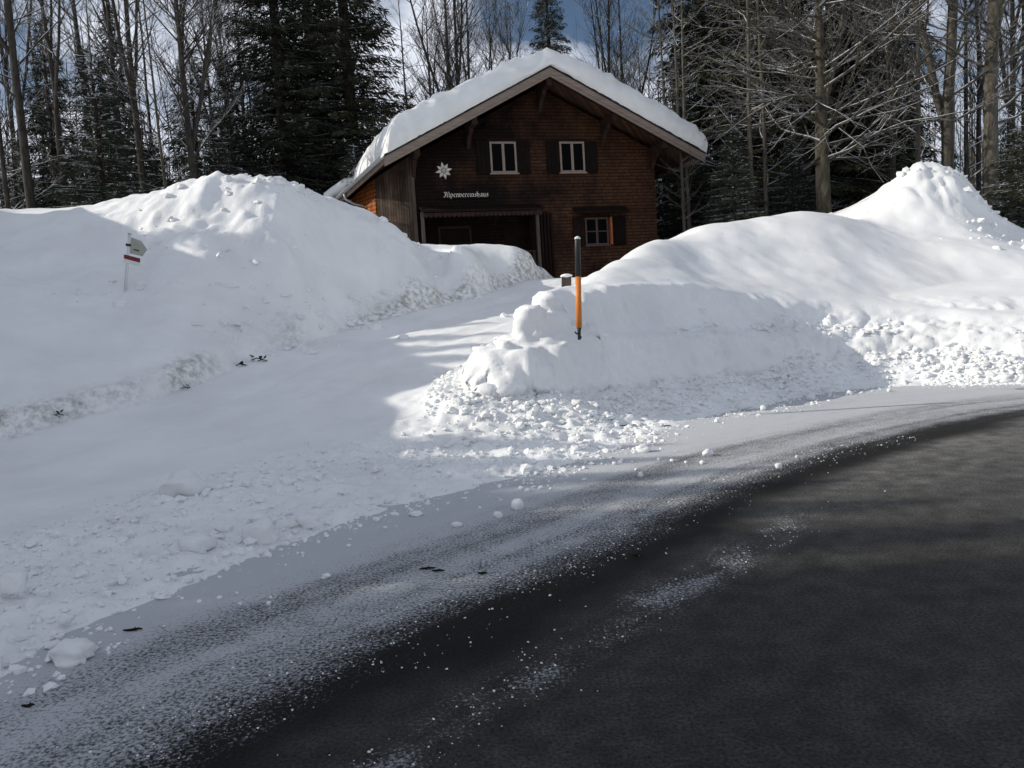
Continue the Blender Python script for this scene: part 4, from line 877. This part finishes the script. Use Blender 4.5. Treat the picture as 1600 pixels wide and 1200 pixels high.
for c_ in word:
    for stx in G[c_][1]:
        for (a_, b_) in zip(stx[:-1], stx[1:]):
            P = [np.array(a_) - nib * 1.1, np.array(a_) + nib * 1.1, np.array(b_) + nib * 1.1, np.array(b_) - nib * 1.1]
            yy_ -= 0.00002
            mb.prism([(cx_ + v_[0] * xs_, yy_, v_[1] * hs_ - hs_ * .48) for v_ in P], (0, .004, 0))
    cx_ += G[c_][0] * xs_
mb.build('lettering', mat('cream_letter_paint', (0.80, 0.78, 0.70), 0.6, 0.3), nb)

# little stump post by the drive
p = at(884, 438, 20.0); zz = hz1(p[0], p[1])
sp2 = empty('timber_post', (p[0], p[1], zz - .1), 'short pale timber post with snow cap at the top of the drive', 'post')
hgt = max(at(884, 423, 20.0)[2] - zz + .1, .3) * .72
MB().prism([(-.12, -.10, 0), (.12, -.10, 0), (.12, .10, 0), (-.12, .10, 0)], (.02, 0, hgt)).build('post', M_POST, sp2)
capv = IV3 * [.155, .14, .06] + [.02, 0, hgt + .02]; mk('snow_cap', capv, IF3, M_SNOW, sp2, True)

# ------------------------------------------------------------------ trees
def bare_tree(name, seed, hgt, r0, nbr, b0, blen, bang, up, lv2=5, lv3=3, lean=0.0, wob=0.25, fork=0):
    r = random.Random(seed); TR = MB(); BR = MB()
    def path(p, d, L_, n, upw, jit):
        pts = [np.array(p)]; d = np.array(d, float); d /= np.linalg.norm(d)
        for i_ in range(n):
            d = d + np.array([r.gauss(0, jit), r.gauss(0, jit), r.gauss(0, jit) + upw]); d /= np.linalg.norm(d); pts.append(pts[-1] + d * L_ / n)
        return pts
    n = 16; tr = [np.array([0, 0, -0.6])]; x_ = y_ = 0.0; sx_ = sy_ = 0
    for i_ in range(n):
        sx_ = sx_ * .8 + r.gauss(0, wob * .05); sy_ = sy_ * .8 + r.gauss(0, wob * .05); x_ += sx_ * hgt / n + lean * hgt / n; y_ += sy_ * hgt / n
        tr.append(np.array([x_, y_, hgt * (i_ + 1) / n]))
    rad = [r0 * 1.25] + [max(r0 * (1 - (i_ + 1) / n) ** .8, .015) for i_ in range(n)]
    TR.tube(tr, rad, 9)
    stems = [(tr, rad)]
    for k_ in range(fork):
        i0 = r.randint(3, 8); d = np.array([r.uniform(-.35, .35), r.uniform(-.35, .35), 1]); pts = path(tr[i0], d, hgt * (1 - i0 / n) * .95, 10, .05, .06)
        rd = [max(rad[i0] * .75 * (1 - j / 10) ** .8, .012) for j in range(11)]; TR.tube(pts, rd, 7); stems.append((pts, rd))
    for (st_, rd_) in stems:
        m_ = len(st_) - 1; nb_ = nbr if st_ is tr else nbr // 2
        for k_ in range(nb_):
            t_ = b0 + (0.98 - b0) * ((k_ + r.random()) / nb_) if st_ is tr else r.uniform(.15, .95); f_ = t_ * m_; i_ = min(int(f_), m_ - 1); q_ = st_[i_] + (st_[i_ + 1] - st_[i_]) * (f_ - i_)
            az = r.uniform(0, 6.283); el = bang + r.gauss(0, .18); L_ = blen * (1 - t_) ** .6 * r.uniform(.6, 1.15) * (hgt / 15) + .5
            d = (math.cos(az) * math.cos(el), math.sin(az) * math.cos(el), math.sin(el)); rb = min(rd_[i_] * .45, .010 + L_ * .0075)
            pts = path(q_, d, L_, 6, up, .10); rd = [max(rb * (1 - j / 6.5), .006) for j in range(7)]; BR.tube(pts, rd, 5, False)
            for k2 in range(lv2):
                j = r.randint(1, 5); d2 = (pts[j + 1] - pts[j]); d2 = d2 / np.linalg.norm(d2) + np.array([r.gauss(0, .55), r.gauss(0, .55), r.gauss(.1, .35)]); L2 = L_ * r.uniform(.2, .5)
                p2 = path(pts[j], d2, L2, 4, up, .12); BR.tube(p2, [max(rd[j] * .55 * (1 - jj / 4.5), .005) for jj in range(5)], 4, False)
                for k3 in range(lv3):
                    j3 = r.randint(1, 3); d3 = (p2[j3 + 1] - p2[j3]); d3 = d3 / np.linalg.norm(d3) + np.array([r.gauss(0, .6), r.gauss(0, .6), r.gauss(.1, .4)])
                    p3 = path(p2[j3], d3, L2 * r.uniform(.3, .6), 2, up, .12); BR.tube(p3, [.006, .005, .003], 3, False)
    return TR, BR
def make_bare(name, mt, *a_, **k_):
    TR, BR = bare_tree(name, *a_, **k_); e = D.objects.new(name, None); COL.objects.link(e)
    TR.build('trunk', mt, e, True); BR.build('crown', mt, e, True); e['_n'] = 1; return e

def spruce_mesh(seed, hgt, rad_, whorls, per, tuft, snowp, droop=.45, z0=.06, prof=.85, ndl=.30):
    rg_ = np.random.default_rng(seed); T = MB(); T.tube([(0, 0, -.8), (0, 0, hgt * .3), (0.03, 0.02, hgt * .7), (0, 0, hgt)], [hgt * .016, hgt * .012, hgt * .006, .01], 8)
    NV = []; SV = []; nb_ = 0
    for wi in range(whorls):
        t_ = z0 + (1 - z0) * (wi / whorls); z_ = hgt * t_
        for b_ in range(per):
            az = rg_.uniform(0, 6.283); L_ = rad_ * (1 - t_) ** prof * rg_.uniform(.65, 1.15) + .15; dr__ = droop * (1.15 - t_) * rg_.uniform(.6, 1.3)
            zb = z_ + rg_.uniform(-.5, .5) * hgt / whorls
            o_ = np.array([math.cos(az), math.sin(az), 0]); sd_ = np.array([-o_[1], o_[0], 0])
            def bp_(s): return np.stack([o_[0] * s * L_, o_[1] * s * L_, zb + L_ * (.10 * s - dr__ * s ** 1.5 + .28 * dr__ * s ** 4)], -1)
            if wi % 2 == 0 or L_ > 1: T.tube([bp_(np.array(0.))[()], bp_(np.array(.5))[()], bp_(np.array(.95))[()]], [.012 + L_ * .009, .01 + L_ * .004, .006], 4, False)
            nt_ = max(int(tuft * L_ / rad_ * 1.7), 9)
            s = rg_.uniform(.08, 1.0, nt_) ** .8; P = bp_(s); side = rg_.choice([-1, 1], nt_)[:, None]; wd = L_ * .30 * (1 - s[:, None] * .75)
            P = P + sd_ * side * wd * rg_.uniform(0, 1, (nt_, 1)); P[:, 2] -= rg_.uniform(0, .16, nt_)
            dv = o_ * .55 + sd_ * side * rg_.uniform(.3, 1, (nt_, 1)) + np.array([0, 0, -1.0]) * rg_.uniform(.05, .9, (nt_, 1)); dv /= np.linalg.norm(dv, axis=1)[:, None]
            ln = rg_.uniform(.6, 1.3, (nt_, 1)) * ndl * (0.6 + .4 * min(L_, 2) / 2); wv_ = np.cross(dv, rg_.normal(size=(nt_, 3))); wv_ /= np.linalg.norm(wv_, axis=1)[:, None] + 1e-9; wv_ *= ln * .085
            NV.append(np.stack([P, P + dv * ln * .5 + wv_, P + dv * ln, P + dv * ln * .5 - wv_], 1))
            if rg_.random() < snowp:
                ns_ = max(int(nt_ * .15), 3); s = rg_.uniform(.25, 1.0, ns_); P = bp_(s) + np.array([0, 0, .05]) + sd_ * rg_.uniform(-1, 1, (ns_, 1)) * L_ * .18 * (1.1 - s[:, None])
                ln = rg_.uniform(.5, 1.3, (ns_, 1)) * ndl * .75; tang = bp_(s + .02) - bp_(s); tang /= np.linalg.norm(tang, axis=1)[:, None]; a_ = tang * ln; c_ = sd_ * ln * rg_.uniform(.2, .45, (ns_, 1)) + np.array([0, 0, 1]) * rg_.uniform(-.1, .1, (ns_, 1)) * ln
                SV.append(np.stack([P - a_ * .5, P - c_ * .5, P + a_ * .5, P + c_ * .5], 1))
    NV = np.concatenate(NV).reshape(-1, 3); SV = np.concatenate(SV).reshape(-1, 3) if SV else np.zeros((0, 3))
    return T, NV, SV
def make_spruce(name, nm, *a_, **k_):
    T, NV, SV = spruce_mesh(*a_, **k_); e = D.objects.new(name, None); COL.objects.link(e)
    T.build('trunk', M_BARKS, e, True); mk('crown', NV, np.arange(len(NV)).reshape(-1, 4), nm, e)
    if len(SV): mk('branch_snow', SV, np.arange(len(SV)).reshape(-1, 4), M_TSNOW, e)
    e['_n'] = 1; return e
used = {}
def place(proto, px, Y, sc, label, cat, group=None, rz=None, xyz=None, lean=0, sxy=1.0):
    if used.get(proto.name): o = copy_tree(proto)
    else: o = proto; used[proto.name] = True
    if '_n' in o: del o['_n']
    if xyz is None: p_ = at(px, 330, Y); x_, y_ = p_[0], p_[1]
    else: x_, y_ = xyz
    o.location = (x_, y_, hz1(x_, y_) - .05); o.scale = (sc * sxy, sc * sxy, sc); o.rotation_euler = (0, R(lean), rz if rz is not None else (px * 1.37) % 6.28)
    tag(o, label, cat, group); return o
PR = {
 'tall_a': make_bare('bare_tree', M_BARK, 11, 19, .155, 34, .30, 3.4, .75, .05, 5, 3, fork=1),
 'tall_b': make_bare('bare_tree', M_BARK, 12, 20, .14, 38, .22, 2.6, .85, .06, 5, 3, fork=2),
 'tall_c': make_bare('bare_tree', M_BARK, 13, 17, .10, 36, .12, 2.2, .6, .04, 4, 3),
 'pole': make_bare('bare_tree', M_BARK2, 14, 15, .075, 30, .15, 1.9, .45, .03, 4, 2),
 'pale': make_bare('bare_tree', M_BARK2, 15, 19, .21, 44, .15, 4.2, .45, .05, 6, 3, fork=1),
 'fan': make_bare('bare_tree', M_BARK, 16, 16, .15, 42, .28, 3.8, .95, .05, 7, 4, fork=3),
 'beech': make_bare('bare_tree', M_BARK3, 17, 18, .165, 95, .10, 6.4, .12, .05, 8, 4, fork=1, wob=.2),
}
SPR = {
 'big': make_spruce('spruce_tree', M_NEEDLE, 31, 24, 3.9, 74, 8, 105, .45, .55),
 'big2': make_spruce('spruce_tree', M_NEEDLE2, 32, 24, 3.6, 74, 8, 100, .22, .45),
 'snowy': make_spruce('spruce_tree', M_NEEDLE, 33, 8, 1.9, 34, 8, 60, .8, .35, prof=.9, ndl=.24),
 'mid': make_spruce('spruce_tree', M_NEEDLE, 34, 13, 2.4, 48, 8, 75, .5, .45),
 'bush': make_spruce('spruce_tree', M_NEEDLE2, 35, 3, 1.25, 16, 9, 50, .85, .2, z0=.02, ndl=.2),
}
GB = 'bare trees of the wood around the chalet'; GS = 'spruces of the wood around the chalet'
bt = [  # proto, px, Y, scale, label
 ('tall_c', 12, 27, 1.0, 'slim bare tree right at the left picture edge'),
 ('tall_b', 30, 36, 1.05, 'thin grey bare trunk second from the left picture edge'),
 ('tall_a', 50, 25, 1.0, 'thick bare trunk standing left of the snow dip'),
 ('tall_c', 80, 40, 1.2, 'faint far bare trunk between two thick left trunks'),
 ('tall_b', 103, 31, .95, 'dark straight bare trunk right of the thick left one'),
 ('tall_a', 150, 36, 1.1, 'tall forked bare tree over the snowy little spruce'),
 ('tall_c', 165, 44, 1.2, 'far thin bare stem beside the forked tree over the little spruce'),
 ('tall_b', 196, 33, 1.1, 'dark many stemmed bare tree above the dark left spruce'),
 ('tall_a', 230, 30, 1.0, 'bold dark bare trunk left of the pale cloud gap'),
 ('tall_c', 247, 38, 1.1, 'slender bare trunk touching the pale cloud gap'),
 ('pole', 262, 28, .95, 'single thin bare pole inside the pale cloud gap'),
 ('fan', 312, 27, 1.0, 'spreading pale branched tree in front of the cloud behind the left mound'),
 ('tall_c', 345, 34, 1.0, 'narrow bare tree right of the spreading one'),
 ('tall_b', 372, 42, 1.1, 'distant bare crown between spreading tree and big spruce'),
 ('fan', 400, 38, 1.0, 'bare crown half hidden by the left side of the big spruce'),
 ('tall_c', 648, 40, 1.0, 'thin bare tree rising left over the roof snow'),
 ('fan', 682, 46, 1.1, 'wide bare crown against the blue gap over the left roof slope'),
 ('tall_a', 716, 40, 1.05, 'straight dark trunk, left of a close pair above the left roof'),
 ('tall_a', 729, 42, 1.1, 'straight dark trunk, right of a close pair above the left roof'),
 ('tall_b', 747, 44, 1.05, 'bare tree just right of the close pair above the roof'),
 ('fan', 778, 47, 1.1, 'bushy bare crown left of the ridge'),
 ('tall_c', 810, 52, 1.2, 'faint bare tree closest left of the spruce above the ridge'),
 ('tall_c', 938, 43, 1.0, 'leaning bare tree right of the spruce above the ridge'),
 ('tall_b', 962, 41, 1.0, 'upright bare tree above the middle of the right roof slope'),
 ('tall_a', 982, 44, 1.0, 'forked bare tree in the white gap right of the ridge'),
 ('fan', 1010, 50, 1.0, 'bare crown at the edge of the white gap beside the dark spruces'),
 ('pole', 1046, 33, 1.15, 'pale thin tree in front of spruces above the right eave'),
 ('pole', 1068, 30, 1.05, 'pale stem just beyond the right eave, left of a pair'),
 ('pole', 1076, 31, 1.2, 'pale stem just beyond the right eave, right of a pair'),
 ('pole', 1176, 28, 1.25, 'slim pale pole left of its twin in front of dark spruces'),
 ('pole', 1197, 29, 1.2, 'slim pale pole right of its twin in front of dark spruces'),
 ('tall_c', 1245, 34, 1.0, 'shadowed bare stem between the poles and the large spreading tree'),
 ('beech', 1291, 26.5, 1.0, 'large spreading bare tree with long level branches behind the right bank'),
 ('pale', 1283, 27.5, .85, 'second trunk close behind the large spreading tree'),
 ('tall_c', 1350, 36, 1.1, 'thin dark bare tree right of the large spreading tree'),
 ('fan', 1392, 33, 1.0, 'branchy bare tree at the right border of the dark spruces'),
 ('pole', 1436, 29, 1.3, 'pale narrow trunk left above the right mound'),
 ('pale', 1481, 29, 1.15, 'stout pale trunk straight over the right mound peak'),
 ('tall_c', 1510, 33, 1.1, 'thin tree just right of the stout trunk over the mound'),
 ('tall_b', 1528, 37, 1.0, 'dark stem between the two stout right trunks'),
 ('pale', 1549, 26, 1.15, 'stoutest pale trunk near the right picture edge'),
 ('fan', 1575, 31, 1.0, 'branchy bare tree right of the stoutest trunk'),
 ('tall_c', 1598, 35, 1.1, 'thin bare tree at the right picture edge'),
]
for k_, px, Y, sc, lb in bt: place(PR[k_], px, Y, sc, lb, 'bare tree', GB, lean=(-4 if px == 938 else 0))
stl = [
 ('big', 455, 37, 1.0, 1.1, 'left half of the tall dark spruce pair left of the chalet'),
 ('big2', 560, 38, 1.05, 1.05, 'right one of the tall dark spruce pair, touching the chalet roof'),
 ('big2', 505, 42, 1.15, 1.0, 'tall dark spruce squeezed behind the pair left of the chalet'),
 ('mid', 95, 33, .95, 1.0, 'dark spruce behind the thick left trunks'),
 ('mid', 200, 34, 1.0, 1.0, 'taller dark spruce behind the snowy little spruce'),
 ('snowy', 165, 25, .95, 1.15, 'snow laden little spruce above the left snow dip'),
 ('snowy', 318, 31, 1.25, 1.2, 'snow dusted spruce rising behind the left mound'),
 ('mid', 372, 35, .85, 1.1, 'dark spruce left beside the tall pair'),
 ('snowy', 245, 33, .9, 1.2, 'low snowy spruce left of the mound summit'),
 ('snowy', 30, 31, .85, 1.3, 'low dark spruce at the left picture edge'),
 ('snowy', 560, 31, .75, 1.3, 'small snowy spruce under the tall pair beside the roof edge'),
 ('big', 872, 50, .93, .85, 'spruce top peeking over the snowy ridge'),
 ('big', 1105, 38, 1.0, 1.0, 'leftmost tall spruce beyond the right eave'),
 ('big2', 1165, 36, 1.05, 1.0, 'olive tall spruce second beyond the right eave'),
 ('big', 1235, 38, 1.1, 1.0, 'dense dark spruce behind the twin pale poles'),
 ('big2', 1305, 37, 1.05, 1.0, 'dense spruce directly behind the large spreading tree'),
 ('big', 1370, 38, 1.05, .95, 'rightmost of the tall dark spruce wall'),
 ('mid', 1070, 33, .75, 1.0, 'mid sized spruce just beyond the right eave'),
 ('snowy', 1148, 27, .62, 1.2, 'small snowy spruce low between pale stems right of the chalet'),
 ('snowy', 1240, 29, .6, 1.3, 'small snowy spruce behind the hump of the right bank'),
 ('mid', 1420, 40, .8, 1.1, 'lower dark spruce right of the spruce wall'),
 ('bush', 1592, 22.5, .95, 1.0, 'small green fir bush in the snow right of the right mound'),
 ('snowy', 1575, 27, .55, 1.3, 'snow covered young fir behind the right mound'),
]
for k_, px, Y, sc, sxy, lb in stl: place(SPR[k_], px, Y, sc, lb, 'spruce', GS, sxy=sxy)
# unseen spruces added left of the picture to shade road and soften ridge shadow
sh_l = [(-12.6, 3.9, 'mid', .7), (-15, 3.6, 'mid', .8), (-13.5, 2.6, 'mid', .85), (-12, 1.6, 'mid', .8), (-11, .6, 'snowy', 1.0), (-14, .4, 'mid', .9), (-11.5, -.8, 'snowy', .9),
        (-11.9, 5.0, 'snowy', .26), (-12.3, 5.8, 'snowy', .24),
        (-12.0, 6.6, 'snowy', 0.20), (-12.9, 7.3, 'snowy', 0.24), (-12.6, 8.1, 'snowy', 0.20), (-13.2, 8.9, 'snowy', 0.22), (-13.9, 13.2, 'snowy', 0.17), (-14.7, 14.1, 'snowy', 0.20), (-14.6, 15.0, 'snowy', 0.17), (-15.1, 16.1, 'snowy', 0.20)]
for i_, (x_, y_, k_, sc) in enumerate(sh_l): place(SPR[k_], i_ * 3, 0, sc, 'unseen spruce added beyond the left picture edge to cast shade', 'spruce', 'unseen shade spruces left of the picture', xyz=(x_, y_), sxy=1.2)

# far wood : one mass of thin stems and dark undergrowth
def far_wood():
    r = random.Random(77); mb = MB()
    for k_ in range(800):
        Y = r.uniform(46, 95); px = r.uniform(-350, 1950); p_ = at(px, 330, Y)
        if 560 < px < 1010 and Y < 60: continue
        h_ = r.uniform(10, 19) * (Y / 60) ** .3; z_ = 3.0; rd = r.uniform(.05, .14)
        mb.tube([(p_[0], p_[1], z_ - .5), (p_[0] + r.gauss(0, .15), p_[1], z_ + h_ * .5), (p_[0] + r.gauss(0, .4), p_[1], z_ + h_)], [rd, rd * .7, .02], 4, False)
        for b_ in range(9):
            t_ = r.uniform(.35, .95); az = r.uniform(0, 6.28); L_ = r.uniform(.8, 2.2); q_ = np.array([p_[0], p_[1], z_ + h_ * t_])
            e_ = q_ + np.array([math.cos(az) * L_ * .6, math.sin(az) * L_ * .6, L_]); mb.tube([q_, (q_ + e_) / 2 + np.array([0, 0, -.1]), e_], [.03, .022, .012], 3, False)
            for c_ in range(2):
                f_ = q_ + (e_ - q_) * r.uniform(.3, .8); mb.tube([f_, f_ + np.array([r.gauss(0, .5), r.gauss(0, .5), r.uniform(.2, .9)])], [.016, .01], 3, False)
    return mb
o = far_wood().build('distant_wood', M_BARK); tag(o, 'mass of thin bare stems far behind the chalet', 'wood', None, 'stuff')
def undergrowth():
    rg_ = np.random.default_rng(5); n = 60000
    px = rg_.uniform(-350, 1950, n); Y = rg_.uniform(40, 70, n)
    x_ = (px - 800) / F_PX * Y; top = 3.0 + 3.6 * (1 + fbm(x_, Y * .4, 5, 3, 61)) * rg_.uniform(.0, 1, n) ** 1.2
    P = np.stack([x_, Y, top], -1); dv = rg_.normal(size=(n, 3)); dv /= np.linalg.norm(dv, axis=1)[:, None]; wv_ = np.cross(dv, rg_.normal(size=(n, 3))); wv_ /= np.linalg.norm(wv_, axis=1)[:, None]
    l_ = rg_.uniform(.2, .55, (n, 1))
    return np.stack([P, P + dv * l_ * .5 + wv_ * l_ * .2, P + dv * l_, P + dv * l_ * .5 - wv_ * l_ * .2], 1).reshape(-1, 3)
UV_ = undergrowth()
o = mk('undergrowth', UV_, np.arange(len(UV_)).reshape(-1, 4), M_NEEDLE); tag(o, 'dark low thicket between the trunks at the far side of the wood', 'undergrowth', None, 'stuff')
